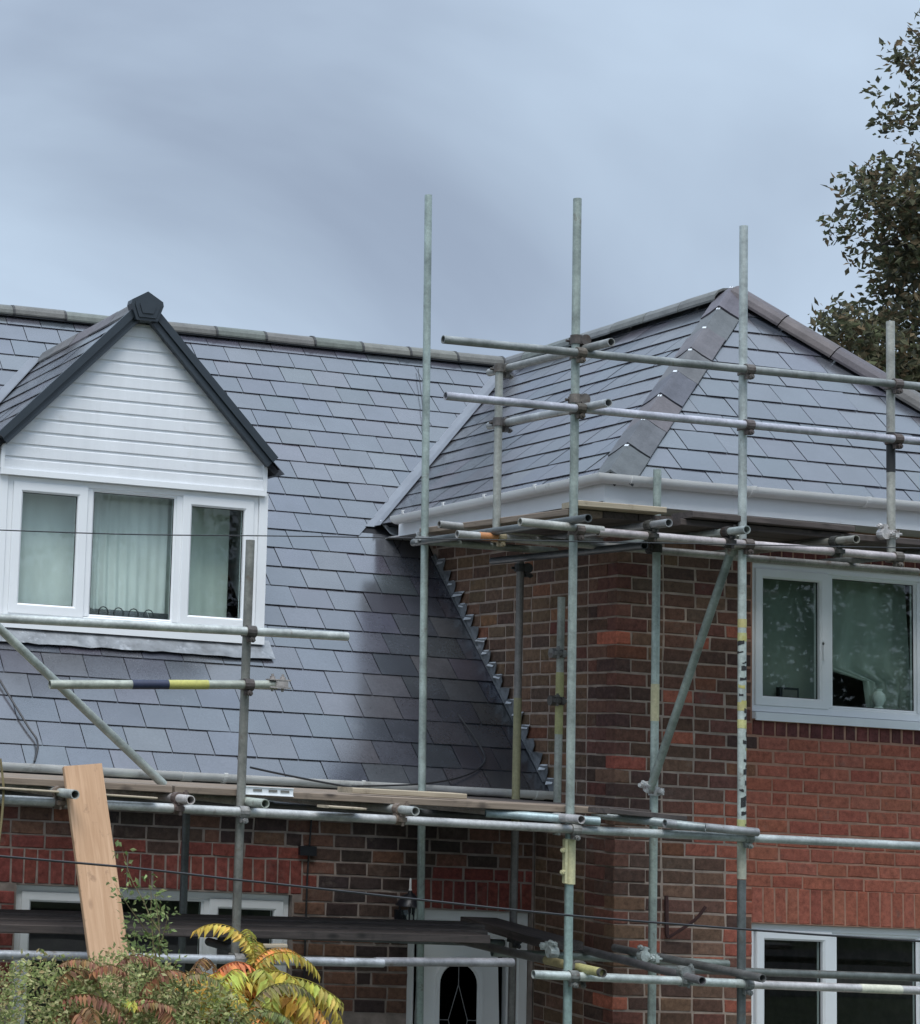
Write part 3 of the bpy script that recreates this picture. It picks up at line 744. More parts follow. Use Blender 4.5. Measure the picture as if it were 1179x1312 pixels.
# ---- stepped lead flashing up the abutment
lead = MB(); yb_ = .80
strip([(-.035, yy, zr(yy) + .012) for yy in [.79 + i * .2 for i in range(9)]], [(-.012, yy, zr(yy) + .013) for yy in [.79 + i * .2 for i in range(9)]], .003, N_main, 'lead_flashing', 'lead', house)
lf = MB(); lf.prism([(-.012, .79, zr(.79) + .01), (-.012, 2.40, zr(2.40) + .01), (-.012, 2.38, zr(2.38) + .045), (-.012, .77, zr(.77) + .045)], (.007, 0, 0)); lfo = lf.make('lead_flashing', 'lead', house)
k = int((3.0 - Z0M) / COURSE) + 1
while True:
    zj = Z0M + k * COURSE - .005
    y1 = yr(zj - .042)
    if y1 > 2.36: break
    y0 = y1 - COURSE / T - .012
    j1, j2 = R.uniform(-.014, .012), R.uniform(-.03, .018)
    st = MB(); o1 = R.uniform(.004, .012)
    st.prism([(-.014, y0 + .03, zr(y0) + .03), (-.014, y1, zr(y1) + .03), (-.014 - o1 * .4, y1 + .012 + j1, zj), (-.014 - o1, (y0 + y1) / 2 + j2, zj + j1 * .5), (-.014 - o1, y0 - .022 + j2, zj + j2 * .3), (-.014, y0 - .012, zj - .045)], (-.0025, 0, 0))
    so = st.make('flashing_step', 'lead', lfo); lp = MB(); w0 = R.uniform(.0, .055); dz_ = R.uniform(.018, .032)
    lp.prism([(-.020 - o1, y0 - .02 + j2 + w0, zj - dz_), (-.022 - o1, y1 - .01, zj - dz_ * R.uniform(.5, 1.3)), (-.004, y1 + .002, zj + .004), (-.004, y0 - .02 + j2 + w0, zj + .004)], (0, 0, .004))
    if R.random() < .7: lp.make('turn_in', 'lead_skylit', lfo)
    k += 1

# ---- windows
def ring(mb, x0, x1, z0, z1, w, y0, y1, bev=.012):
    prof = [(0, y1), (0, y0 + .005), (.004, y0), (w - bev, y0), (w, y0 + bev), (w, y1)]
    rings = []
    for i, y in prof: rings.append([(x0 + i, y, z0 + i), (x1 - i, y, z0 + i), (x1 - i, y, z1 - i), (x0 + i, y, z1 - i)])
    mb.loft(rings)
def window(parent, X0, X1, Z0, Z1, Y, lights, fw=.055, sill=None, sash_w=.052):
    """lights: (x0, x1, opens) glass-side openings between frame members"""
    mb = MB(); ring(mb, X0, X1, Z0, Z1, fw, Y, Y + .07)
    for a, b in zip(lights[:-1], lights[1:]):
        mb.box(a[1], b[0], Y + .002, Y + .068, Z0 + fw - .002, Z1 - fw + .002)
    win = mb.make('window', 'upvc', parent)
    for x0, x1, op in lights:
        z0, z1 = Z0 + fw, Z1 - fw
        if op:
            sb = MB(); ring(sb, x0 - .014, x1 + .014, z0 - .014, z1 + .014, sash_w + .014, Y - .012, Y + .055); sb.make('sash', 'upvc', win)
            gx0, gx1, gz0, gz1 = x0 + sash_w, x1 - sash_w, z0 + sash_w, z1 - sash_w
        else:
            sb = MB(); ring(sb, x0 - .004, x1 + .004, z0 - .004, z1 + .004, .018, Y + .010, Y + .05, .010); sb.make('glazing_bead', 'upvc', win)
            gx0, gx1, gz0, gz1 = x0 + .014, x1 - .014, z0 + .014, z1 - .014
        gs = MB(); ring(gs, gx0 - .002, gx1 + .002, gz0 - .002, gz1 + .002, .006, Y + .020, Y + .03, .002); gs.make('gasket', 'rubber', win)
        p = MB(); p.box(gx0 + .003, gx1 - .003, Y + .024, Y + .026, gz0 + .003, gz1 - .003); p.make('pane', 'glass', win)
    if sill:
        sb = MB(); sb.box(sill[0], sill[1], Y - sill[2], Y + .06, sill[3], sill[4]); sb.box(sill[0] + .002, sill[1] - .002, Y - sill[2] - .006, Y - sill[2] + .004, sill[3] - .010, sill[4] - .004); sb.make('sill', 'upvc', win)
    return win
def handle(win, x, y, z):
    mb = MB(); mb.box(x - .009, x + .009, y - .012, y, z - .03, z + .03); mb.box(x - .007, x + .007, y - .026, y - .012, z - .09, z + .012); mb.make('handle', 'upvc', win)
# dormer window
DY = 1.61
dw = window(house, -3.600, -1.772, 3.938, 4.905, DY, [(-3.545, -3.040, True), (-2.988, -2.378, False), (-2.322, -1.822, True)], fw=.05, sill=(-3.66, -1.72, .05, 3.882, 3.934), sash_w=.056)
handle(dw, -3.075, DY + .10, 4.32)
# main, wing windows
window(house, MW[0] + .004, MW[1] - .004, MW[2], MW[3] - .003, YM + .045, [(-3.555, -3.05, True), (-2.995, -2.335, False), (-2.285, -1.80, True)], fw=.052, sill=(-3.62, -1.74, .05, .985, 1.018), sash_w=.05)
wu = window(house, WU[0] + .003, WU[1], 3.573, WU[3], .045, [(1.045, 1.565, True), (1.615, 2.262, False), (2.318, 2.82, True)], fw=.055, sill=(.985, 2.89, .075, 3.525, 3.568), sash_w=.048)
handle(wu, 1.535, .045, 4.02)
window(house, WL[0] + .003, WL[1], WL[2], WL[3] - .003, .045, [(1.058, 1.585, True), (1.640, 2.262, False), (2.318, 2.82, True)], fw=.052, sill=(.985, 2.89, .075, .985, 1.018), sash_w=.05)

# ---- dormer walls and cladding
for x0_, x1_ in ((-3.690, -3.601), (-1.771, -1.708)):
    mb = MB(); mb.box(x0_, x1_, DY - .012, DY + .10, 3.86, 4.93); mb.make('corner_post', 'upvc', house)
for x_, t_ in ((-3.69, .05), (-1.708, -.05)):
    mb = MB(); mb.prism([(x_, DY + .101, 3.86), (x_, yr(5.10), 5.10), (x_, DY + .101, 5.10)], (t_, 0, 0)); mb.make('dormer_cheek', 'cladding', house)
mb = MB(); mb.prism([(-3.69, DY + .02, 4.91), (-1.71, DY + .02, 4.91), (-1.71, DY + .02, 5.10), (-2.70, DY + .02, 6.10), (-3.69, DY + .02, 5.10)], (0, .06, 0)); gable = mb.make('gable_panel', 'upvc', house)
bp = .0905; z = 4.945
while z < 6.02:
    hw = lambda zz: min(.965, (6.165 - zz) / DT - .055)
    z1 = min(z + bp, 6.06); a, b, bm = hw(z), hw(z1), hw(z + bp * .72)
    c = MB()
    rings = []
    for zz, yy, w_ in ((z, -.030, a), (z + bp * .74, -.030, bm), (z + bp * .80, -.021, hw(z + bp * .8)), (z1, -.021, b)):
        rings.append([(DX - w_, DY + yy, zz), (DX + w_, DY + yy, zz), (DX + w_, DY + .019, zz), (DX - w_, DY + .019, zz)])
    c.loft(rings); c.f += [(3, 2, 1, 0), (12, 13, 14, 15)]; c.t += [(1, 1, 1)] * 2
    c.make('cladding_board', 'cladding', gable); z += bp
mb = MB(); mb.box(-3.665, -1.735, DY - .045, DY + .018, 4.905, 4.944); mb.box(-3.668, -3.64, DY - .042, DY + .018, 4.945, 5.14); mb.box(-1.76, -1.732, DY - .042, DY + .018, 4.945, 5.14); mb.make('cladding_trim', 'upvc', house)
# barge boards (two-step dry verge) and the apex cap
for sg in (-1, 1):
    d = Vector((sg, 0, -DT)).normalized(); n_ = Vector((sg * DT, 0, 1)).normalized(); L = 1.445
    a = Vector((DX, DYF, DZ + .03))
    mb = MB(); mb.obox(a, d, (0, 1, 0), n_, (.02, L), (.0, .05), (-.082, .0)); mb.obox(a, d, (0, 1, 0), n_, (.02, L), (-.016, .02), (-.040, .012)); mb.obox(a, d, (0, 1, 0), n_, (.02, L), (-.008, .02), (-.086, -.068))
    mb.make('barge_board', 'anthracite', house)
mb = MB(); capp = [(-.078, 0, -.135), (.078, 0, -.135), (.118, 0, -.025), (.112, 0, .005), (0, 0, .070), (-.112, 0, .005), (-.118, 0, -.025)]
mb.prism([Vector((DX, DYF - .045, DZ + .0)) + Vector(p) for p in capp], (0, .09, 0))
mb.prism([Vector((DX, DYF - .055, DZ - .01)) + Vector(p) * .78 for p in capp], (0, .01, 0)); mb.prism([Vector((DX, DYF - .063, DZ - .02)) + Vector(p) * .5 for p in capp], (0, .008, 0))
mb.make('ridge_end_cap', 'anthracite', house)
# lead apron under the dormer sill
xa = [-3.72, -2.62, -1.69]
for a, b in ((-3.74, -2.705), (-2.715, -1.665)):
    n = 14; pa, pb = [], []
    for i in range(n + 1):
        xx = a + (b - a) * i / n; yt = yr(3.885) - .0; yb2 = yr(3.755 + R.uniform(-.005, .005))
        pa.append(Vector((xx, yt, zr(yt))) + N_main * (.024 + R.uniform(0, .004))); pb.append(Vector((xx, yb2, zr(yb2))) + N_main * (.020 + R.uniform(0, .006)))
    strip(pa, pb, .003, N_main, 'lead_apron', 'lead', house)
mb = MB(); mb.box(-3.69, -1.71, DY - .010, DY + .02, 3.80, 3.884); mb.make('apron_board', 'upvc', house)

# ---- front door
fy = YM + .05
mb = MB(); ring(mb, DR[0] + .003, DR[1] - .003, DR[2], DR[3] - .003, .075, fy, fy + .07)
mb.box(DR[0] + .078, DR[1] - .078, fy + .004, fy + .06, 1.985, 2.093); mb.box(DR[0] + .10, DR[1] - .10, fy - .006, fy + .003, 2.003, 2.03); mb.box(DR[0] + .10, DR[1] - .10, fy - .006, fy + .003, 2.05, 2.08)
mb.box(-.165, -.095, fy + .004, fy + .06, .12, 1.98)
door = mb.make('door_frame', 'upvc', house)
d = MB(); dx0, dx1 = -.832, -.172; gx, gr_ = -.503, .135
n = 14; arch = [(gx + gr_ * math.cos(math.pi * i / n), 1.68 + gr_ * math.sin(math.pi * i / n)) for i in range(n + 1)]
hole = [(gx + gr_, 1.05)] + arch + [(gx - gr_, 1.05)]
# leaf with an arched light: loft from the hole outline to the leaf rectangle
def to_rect(p):
    ddx, ddz = p[0] - gx, p[1] - 1.40
    k = min((dx1 - gx) / abs(ddx) if abs(ddx) > 1e-6 else 9, (1.975 - 1.40) / ddz if ddz > 1e-6 else 9, (1.40 - .12) / -ddz if ddz < -1e-6 else 9); return (gx + ddx * k, 1.40 + ddz * k)
outer = [to_rect(p) for p in hole]
d.loft([[(p[0], fy + .06, p[1]) for p in outer], [(p[0], fy + .018, p[1]) for p in outer], [(gx + (p[0] - gx) * 1.33, fy + .018, 1.4 + (p[1] - 1.4) * 1.13) for p in hole], [(gx + (p[0] - gx) * 1.27, fy + .006, 1.4 + (p[1] - 1.4) * 1.11) for p in hole], [(gx + (p[0] - gx) * 1.08, fy + .006, 1.4 + (p[1] - 1.4) * 1.03) for p in hole], [(p[0], fy + .024, p[1]) for p in hole]])
d.box(dx0, dx1, fy + .019, fy + .06, .12, .2)
d.make('front_door', 'upvc', house)
p = MB(); p.prism([(q[0], fy + .026, q[1]) for q in hole], (0, .004, 0)); p.make('door_glass', 'glass_dark', house)
cm = MB()
for a_, b_ in (((gx, 1.20), (gx - .07, 1.45)), ((gx - .07, 1.45), (gx, 1.68)), ((gx, 1.68), (gx + .07, 1.45)), ((gx + .07, 1.45), (gx, 1.20)), ((gx, 1.68), (gx, 1.81)), ((gx - .135, 1.45), (gx - .07, 1.45)), ((gx + .07, 1.45), (gx + .135, 1.45))):
    cm.tube((a_[0], fy + .0255, a_[1]), (b_[0], fy + .0255, b_[1]), .003, 5, hollow=False)
cm.make('lead_came', 'lead', house)
# (the door leaf is a part of the house; its handle hangs below the frame of the photograph)
mb = MB(); mb.box(dx1 - .05, dx1 - .02, fy - .0, fy + .018, 1.02, 1.25); mb.box(dx1 - .14, dx1 - .03, fy - .035, fy - .015, 1.10, 1.12); mb.make('door_handle', 'chrome', house)

# ------------------------------------------------------------------ things inside the windows
def curtain(x0, x1, z0, z1, y, amp, waves, label, mat, skew=0.0, name='curtain', group=None):
    n = 90; pa, pb = [], []
    mb = MB(); rows = 6; rings = []
    for j in range(rows + 1):
        t = j / rows; z = z1 + (z0 - z1) * t; rr = []
        for i in range(n + 1):
            u = i / n; ph = waves * 2 * math.pi * u + .9 * math.sin(5.1 * u + 1.3 * t)
            rr.append((x0 + (x1 - x0) * u + skew * t * (1 - u), y + amp * math.sin(ph) * (.7 + .5 * math.sin(3 * u + 2)) * (.6 + .5 * t), z))
        rings.append(rr)
    mb.loft(rings, closed=False)
    me = mesh(name, mb.v, mb.f, mat, smooth=True); o = add(name, me); o['label'] = label; o['category'] = 'curtain'
    if group: o['group'] = group
    return o
curtain(-3.58, -3.02, 3.93, 4.90, 1.80, .010, 5, 'smooth white net curtain in the left light of the dormer window', 'net')
curtain(-3.00, -2.36, 3.93, 4.90, 1.82, .022, 9, 'white net curtain with deep folds in the middle light of the dormer window', 'net')
curtain(-2.34, -1.865, 3.93, 4.90, 1.90, .014, 5, 'dull net curtain behind the scaffold reflection in the right light of the dormer window', 'curtain_pale')
curtain(1.02, 1.60, 3.60, 4.56, .20, .012, 4, 'plain grey-green curtain in the narrow light of the upper wing window', 'curtain')
# the curtain in the wide light is pulled aside at the foot and leaves a black corner open
mb = MB(); rings = []
for j in range(13):
    t = j / 12; z = 4.56 - t * .98; rr = []
    xl = 1.60 if t < .70 else 1.60 + .36 * min(1, (t - .70) / .02) + .03 * (t - .72) / .28
    for i in range(61):
        u = i / 60; xx = xl + (2.32 - xl) * u
        fold = .016 * math.sin(28 * u + 3.5 * t) + .030 * math.sin(7 * u - 2.2 * t)
        rr.append((xx, .22 + fold * (.4 + .8 * t), z))
    rings.append(rr)
mb.loft(rings, closed=False)
o = add('curtain', mesh('curtain', mb.v, mb.f, 'curtain_dim', smooth=True)); o['label'] = 'pale curtain pulled aside at its foot in the wide light of the upper wing window'; o['category'] = 'curtain'
mb = MB(); mb.box(1.285, 1.425, .13, .17, 3.628, 3.745); t_ = mb.make('dark_box', 'black'); t_['label'] = 'small dark box on the inner sill of the upper wing window'; t_['category'] = 'box'
b2 = MB(); b2.box(1.30, 1.41, .125, .129, 3.645, 3.73); 
o = b2.make('front_panel', 'interior', t_)
def ornament(x, z, y, name, label):
    mb = MB(); prof = [(.0, 0), (.035, 0), (.04, .01), (.022, .03), (.045, .075), (.04, .11), (.02, .13), (.026, .145), (.0, .145)]
    mb.loft([[(x + r_ * math.cos(2 * math.pi * i / 10), y + r_ * math.sin(2 * math.pi * i / 10), z + h) for i in range(10)] for r_, h in prof])
    o = mb.make(name, 'curtain_pale', smooth=True); o['label'] = label; o['category'] = 'ornament'; return o
ornament(2.03, 3.63, .13, 'ornament', 'small pale ornament inside the wide light of the upper wing window')
# loops of wire ornaments at the foot of the middle dormer light
mb = MB()
for i in range(4):
    cx_ = -2.83 + i * .11; cz_ = 4.03; mb.path([(cx_ + .035 * math.cos(2 * math.pi * j / 12), 1.755, cz_ + .04 * math.sin(2 * math.pi * j / 12)) for j in range(13)], .004, 5)
mb.box(-2.88, -2.46, 1.745, 1.765, 3.985, 3.992)
o = mb.make('wire_ornament', 'black'); o['label'] = 'row of small dark wire loops at the foot of the middle dormer window light'; o['category'] = 'ornament'

# ------------------------------------------------------------------ wall lantern and wall cable
ln = root('wall_lantern', 'black carriage lantern fixed to the dark brick wall left of the white door', 'lantern', (-.975, YM, 2.05))
lx, ly = -.975, YM - .13
def lathe(prof, x, y, n=10):
    mb = MB(); mb.loft([[(x + r_ * math.cos(2 * math.pi * i / n), y + r_ * math.sin(2 * math.pi * i / n), z) for i in range(n)] for r_, z in prof]); return mb
lathe([(0, 2.30), (.012, 2.29), (.02, 2.275), (.055, 2.255), (.085, 2.215), (.095, 2.195), (.06, 2.19), (0, 2.19)], lx, ly).make('cap', 'black', ln, smooth=True)
lathe([(0, 2.375), (.007, 2.37), (.008, 2.31), (.012, 2.295), (0, 2.292)], lx, ly).make('finial', 'bulb', ln, smooth=True)
mb = MB()
for i in range(6):
    a = 2 * math.pi * i / 6; mb.tube((lx + .075 * math.cos(a), ly + .075 * math.sin(a), 2.19), (lx + .045 * math.cos(a), ly + .045 * math.sin(a), 2.06), .006, 5, hollow=False)
mb.make('cage', 'black', ln)
lathe([(.066, 2.188), (.042, 2.062)], lx, ly, 6).make('glass_shade', 'glass', ln)
lathe([(0, 2.15), (.018, 2.14), (.022, 2.12), (.014, 2.09), (.012, 2.065), (0, 2.06)], lx, ly).make('bulb', 'bulb', ln, smooth=True)
lathe([(.05, 2.06), (.05, 2.045), (.03, 2.03), (.012, 2.0), (0, 1.995)], lx, ly).make('base', 'black', ln, smooth=True)
mb = MB(); mb.box(lx - .045, lx + .045, YM - .02, YM - .002, 1.97, 2.16); mb.path([(lx, YM - .02, 2.0), (lx, YM - .07, 1.975), (lx, ly, 1.985), (lx, ly, 2.02)], .009, 6); mb.make('bracket', 'black', ln)
mb = MB(); mb.path([(-.905, YM - .03, 2.02), (-.90, YM - .035, 2.16), (-.895, YM - .03, 2.22), (-.90, YM - .03, 2.27)], .010, 6); o = mb.make('bell_fitting', 'black'); o['label'] = 'small dark fitting on the wall between the lantern and the door'; o['category'] = 'fitting'
mb = MB(); mb.path([(-1.625, YM - .012, 2.80), (-1.64, YM - .012, 2.55), (-1.648, YM - .012, 2.36), (-1.65, YM - .012, 2.0), (-1.65, YM - .012, 1.2)], .006, 6); cb = mb.make('wall_cable', 'cable'); cb['label'] = 'thin black cable running down the dark brick wall right of the lower window'; cb['category'] = 'cable'
mb = MB(); mb.box(-1.715, -1.60, YM - .04, YM - .008, 2.485, 2.545); mb.make('junction_box', 'black', cb)

# ------------------------------------------------------------------ scaffold
RT = 0.0242
sc = root('scaffold', 'steel tube scaffold of uprights, ledgers, guard rails and clamps around the house front', 'scaffold', (-1.055, -1.2, 0))
LIGHT, GREEN, GREY, DARK, BLUE = (.42, .44, .42), (.34, .40, .37), (.27, .28, .28), (.11, .12, .12), (.36, .45, .44)
def pole(name, p, q, col=LIGHT, bands=(), r=RT):
    mb = MB(); mb.tube(p, q, r, 16); o = mb.make(name, 'tube', sc, color=jit(tuple(x * .82 for x in col), .08), smooth=True)
    p, q = Vector(p), Vector(q)
    for t0, t1, bc in bands:
        b = MB(); b.tube(p.lerp(q, t0), p.lerp(q, t1), r + .0012, 16, hollow=False, cap=True); b.make('paint_band', 'paint', o, color=bc, smooth=True)
    return o
def couple(c, d1, d2, off, col=(.12, .11, .10)):
    """right-angle clamp: collar round the tube along d1 at c, collar round the tube along d2 at c + off"""
    c, d1, d2, off = map(Vector, (c, d1, d2, off)); mb = MB(); d1.normalize(); d2.normalize()
    mb.tube(c - d1 * .026, c + d1 * .026, .033, 12, hollow=False); c2 = c + off
    mb.tube(c2 - d2 * .026, c2 + d2 * .026, .033, 12, hollow=False)
    s = d1.cross(off).normalized() if d1.cross(off).length > 1e-6 else d1.orthogonal().normalized()
    for cc, dd in ((c, d1), (c2, d2)):
        b = dd.cross(off); b = b.normalized() if b.length > 1e-6 else s
        mb.obox(cc + b * .035, b, dd, b.cross(dd), (-.008, .022), (-.02, .02), (-.012, .012))
        mb.tube(cc + b * .046 - b.cross(dd) * .035, cc + b * .046 + b.cross(dd) * .045, .008, 8, hollow=False)
        mb.tube(cc + b * .046 + b.cross(dd) * .02, cc + b * .046 + b.cross(dd) * .035, .016, 6, hollow=False)
    return mb.make('coupler', 'coupler', sc, color=jit(col, .3))
YELLOW, CREAM, NAVY, BLACK, ORANGE = (.40, .37, .13), (.58, .54, .32), (.020, .026, .060), (.02, .02, .02), (.45, .20, .08)
# uprights (outer row y = -1.2, side row x = -1.05, inner row close to the walls)
pole('upright_pole', (-1.053, -1.2, 2.80), (-1.057, -1.2, 6.43), (.32, .37, .34))
pole('upright_pole', (-1.052, -1.2, 0.03), (-1.053, -1.2, 2.796), BLUE)
mb = MB(); mb.tube((-1.0525, -1.2, 2.495), (-1.0525, -1.2, 2.745), .033, 16, hollow=False)
for zz in (2.56, 2.68): mb.tube((-1.052, -1.2, zz), (-1.125, -1.235, zz), .008, 8, hollow=False); mb.tube((-1.10, -1.222, zz), (-1.118, -1.232, zz), .014, 6, hollow=False)
mb.box(-1.10, -1.085, -1.235, -1.205, 2.50, 2.74); mb.make('sleeve_coupler', 'paint', sc, color=CREAM, smooth=True)
pole('upright_pole', (.044, -1.2, .03), (.045, -1.2, 2.56), (.17, .18, .18))
up = pole('upright_pole', (.045, -1.2, 2.564), (.042, -1.2, 4.44), (.52, .55, .52), [(.0, .13, (.42, .42, .33))])
pole('upright_pole', (.0425, -1.2, 4.44), (.047, -1.2, 6.39), (.46, .49, .48))
# torn yellow and black hazard tape left on that upright
ff = 2.60
for i in range(26):
    z_ = 2.78 + i * .046 + R.uniform(-.012, .012)
    a0 = R.uniform(2.6, 5.2); da = R.uniform(.7, 2.2); hh = R.uniform(.008, .032)
    col = BLACK if R.random() < .62 else YELLOW
    mb = MB(); ra = [(.0435 + (RT + .0016) * math.cos(a0 + da * t / 4), -1.2 + (RT + .0016) * math.sin(a0 + da * t / 4)) for t in range(5)]
    tl = R.uniform(-.012, .016)
    mb.loft([[(x_, y_, z_ + tl * t / 4) for t, (x_, y_) in enumerate(ra)], [(x_, y_, z_ + hh + tl * t / 4 + R.uniform(-.005, .005)) for t, (x_, y_) in enumerate(ra)]], closed=False)
    mb.make('tape_scrap', 'paint', up, color=col)
for z0_, z1_ in ((2.83, 2.90), (3.42, 3.47), (3.52, 3.57), (3.92, 3.97), (4.00, 4.05)):
    b = MB(); b.tube((.0435, -1.2, z0_), (.0435, -1.2, z1_), RT + .001, 16, hollow=False); b.make('paint_band', 'paint', up, color=jit((.44, .41, .18), .12), smooth=True)
pole('upright_pole', (-3.045, -1.2, .03), (-3.028, -1.2, 4.279), (.27, .255, .235))
pole('upright_pole', (1.05, -1.2, 4.50), (1.055, -1.2, 5.913), (.44, .43, .38), [(.35, .52, BLACK)])
pole('upright_pole', (-1.053, -.345, 4.50), (-1.053, -.345, 5.56), (.36, .375, .34))
pole('upright_pole', (-1.03, .5, .03), (-1.115, .5, 6.866), (.40, .45, .44))
pole('upright_pole', (-.112, -.57, .03), (-.098, -.57, 4.987), (.40, .48, .46), [(.69, .735, (.50, .46, .28))])
pole('upright_pole', (-.47, .4, .03), (-.452, .4, 4.46), (.23, .225, .205), [(.62, .80, (.25, .235, .13))])
pole('upright_pole', (-.345, .10, 2.72), (-.333, .10, 4.221), (.37, .385, .35), [(.42, .68, (.33, .32, .14))])
pole('upright_pole', (-2.665, .5, .03), (-2.667, .5, 2.80), (.16, .18, .185))
# top lift
pole('ledger_pole', (-1.424, -1.252, 4.500), (-.9, -1.252, 4.492), (.42, .44, .41)); pole('ledger_pole', (-.93, -1.252, 4.437 + .045), (2.2, -1.252, 4.482), (.48, .45, .43))
pole('ledger_pole', (-1.345, -.396, 4.507), (1.9, -.396, 4.51), (.42, .41, .38), [(.045, .09, ORANGE)])
pole('ledger_pole', (-1.20, .10, 4.622), (-.05, .10, 4.600), (.36, .37, .35)); pole('ledger_pole', (-1.07, .55, 4.56), (-.10, .55, 4.565), (.40, .42, .38))
for x_, col in ((-1.104, DARK), (-.595, GREY), (-.092, LIGHT), (.63, (.30, .28, .25)), (1.4, GREY)):
    ye = -1.43; pole('transom_pole', (x_, ye, 4.543 if x_ != -1.104 else 4.53), (x_, -.08 if x_ > -1 else .62, 4.552), col)
pole('ledger_pole', (-.40, -.9, 4.47), (-.40, .85, 4.50), DARK)
# guard rails
pole('guard_rail', (-1.924, -1.252, 5.500), (2.3, -1.252, 5.530), (.30, .31, .31)); pole('guard_rail', (-1.902, -1.252, 5.178), (2.3, -1.252, 5.192), (.44, .47, .47))
pole('guard_rail', (-1.004, -1.48, 5.535), (-1.004, -.14, 5.575), (.33, .34, .32)); pole('guard_rail', (-1.004, -1.46, 5.19), (-1.004, -.15, 5.235), (.40, .42, .40))
# lower lift
pole('ledger_pole', (-5.6, -1.252, 2.812), (-2.92, -1.252, 2.806), (.50, .50, .48)); pole('ledger_pole', (-2.92, -1.252, 2.806), (-.98, -1.252, 2.800), (.46, .48, .47)); pole('ledger_pole', (-1.05, -1.252, 2.798), (2.4, -1.252, 2.803), (.44, .50, .49))
pole('ledger_pole', (-1.519, -1.10, 2.862), (-.93, -1.30, 2.852), (.36, .46, .45))
pole('ledger_pole', (-.792, -1.0, 2.884), (-.33, -1.4, 2.848), (.30, .31, .31)); pole('ledger_pole', (-.52, -1.30, 2.858), (.074, -1.30, 2.835), (.36, .37, .36))
for x_ in (-4.082, -3.417, -2.997, -2.127, -1.13):
    pole('transom_pole', (x_, -1.44 if x_ > -4 else -1.52, 2.860), (x_, .74, 2.860), jit((.52, .54, .50), .08))
pole('ledger_pole', (-5.5, .45, 2.812), (-.10, .45, 2.806), DARK)
# dormer rails and braces
pole('guard_rail', (-5.6, -1.252, 3.735), (-2.46, -1.252, 3.785), (.46, .48, .46))
mr = pole('guard_rail', (-4.159, -1.252, 3.422), (-2.868, -1.252, 3.497), (.44, .45, .40), [(.355, .515, NAVY), (.515, .69, (.42, .40, .11))])
mb = MB(); mb.box(-2.92, -2.80, -1.285, -1.22, 3.478, 3.485); mb.box(-2.92, -2.80, -1.285, -1.22, 3.52, 3.527); mb.box(-2.885, -2.815, -1.283, -1.222, 3.486, 3.519)
for xx in (-2.895, -2.835): mb.tube((xx, -1.252, 3.46), (xx, -1.252, 3.555), .008, 8, hollow=False); mb.tube((xx, -1.252, 3.527), (xx, -1.252, 3.542), .015, 6, hollow=False)
mb.make('swivel_clamp', 'coupler', sc, color=(.36, .33, .31))
pole('brace_pole', (-4.80, -1.16, 4.01), (-3.401, -1.0, 2.925), (.50, .52, .51))
pole('brace_pole', (.011, -1.15, 4.463), (-.175, -.64, 3.042), (.23, .27, .24))
# bottom lift
pole('ledger_pole', (-5.6, -1.252, 2.003), (-2.2, -1.252, 2.035), (.42, .44, .44)); pole('ledger_pole', (-2.22, -1.20, 2.035), (-1.28, -1.0, 2.035), (.34, .36, .36))
pole('ledger_pole', (-1.297, -1.252, 1.999), (.06, -1.252, 1.984), (.52, .56, .55)); pole('ledger_pole', (.03, -1.252, 1.982), (2.3, -1.252, 1.972), (.50, .52, .47), [(.33, .45, (.56, .55, .45)), (.60, .66, NAVY)])
pole('ledger_pole', (.05, -.41, 1.968), (2.6, -.41, 1.962), (.17, .18, .18))
pole('transom_pole', (-.92, .45, 2.035), (-.975, -1.42, 2.036), (.15, .15, .14), [(.68, .80, (.36, .30, .15)), (.86, .985, (.42, .39, .17))])
pole('transom_pole', (-.348, -.10, 2.052), (-.36, -1.42, 2.011), (.19, .195, .195)); pole('transom_pole', (-.058, -.10, 2.055), (.036, -1.40, 2.033), (.22, .225, .22)); pole('transom_pole', (-.95, -.2, 2.01), (.6, -.30, 2.00), (.30, .32, .31))
pole('transom_pole', (-2.86, -.4, 2.036), (-3.0, -1.36, 2.066), (.12, .125, .125)); pole('transom_pole', (-4.6, .3, 2.06), (-4.6, -1.36, 2.06), (.14, .14, .14))
pole('ledger_pole', (-5.5, .45, 2.01), (-.5, .45, 2.01), DARK)
# clamps
Xa, Ya, Za = (1, 0, 0), (0, 1, 0), (0, 0, 1)
for x_, zz in ((-1.057, 5.506), (-1.055, 5.181), (.046, 5.514), (.045, 5.184), (1.054, 5.521), (1.052, 5.188), (-1.053, 4.482), (.042, 4.482), (1.05, 4.482), (-3.03, 3.776), (-3.035, 3.487), (-3.038, 2.806), (-1.053, 2.80), (.044, 2.80), (-3.04, 2.028), (-1.053, 1.996), (.044, 1.983)):
    couple((x_, -1.2, zz), Za, Xa, (0, -.052, 0), (.105, .09, .08) if zz > 3 else (.22, .22, .21))
for yy, zz in ((-1.2, 5.543), (-.345, 5.566), (-1.2, 5.197), (-.345, 5.228)): couple((-1.054, yy, zz + (.05 if yy < -1 else 0)), Za, Ya, (.05, 0, 0))
for x_ in (-.595, -.092, .63): couple((x_, -1.252, 4.482), Xa, Ya, (0, 0, .062), (.06, .055, .05))
for x_ in (-4.082, -3.417, -2.127): couple((x_, -1.252, 2.808), Xa, Ya, (0, 0, .054), (.16, .12, .10))
couple((-1.053, -.345, 4.51), Za, Xa, (0, -.05, 0), (.30, .24, .16)); couple((-1.09, .5, 4.56), Za, Xa, (0, .05, 0), (.34, .38, .35)); couple((-.099, -.57, 4.50), Za, Xa, (0, .05, 0), (.05, .05, .05))
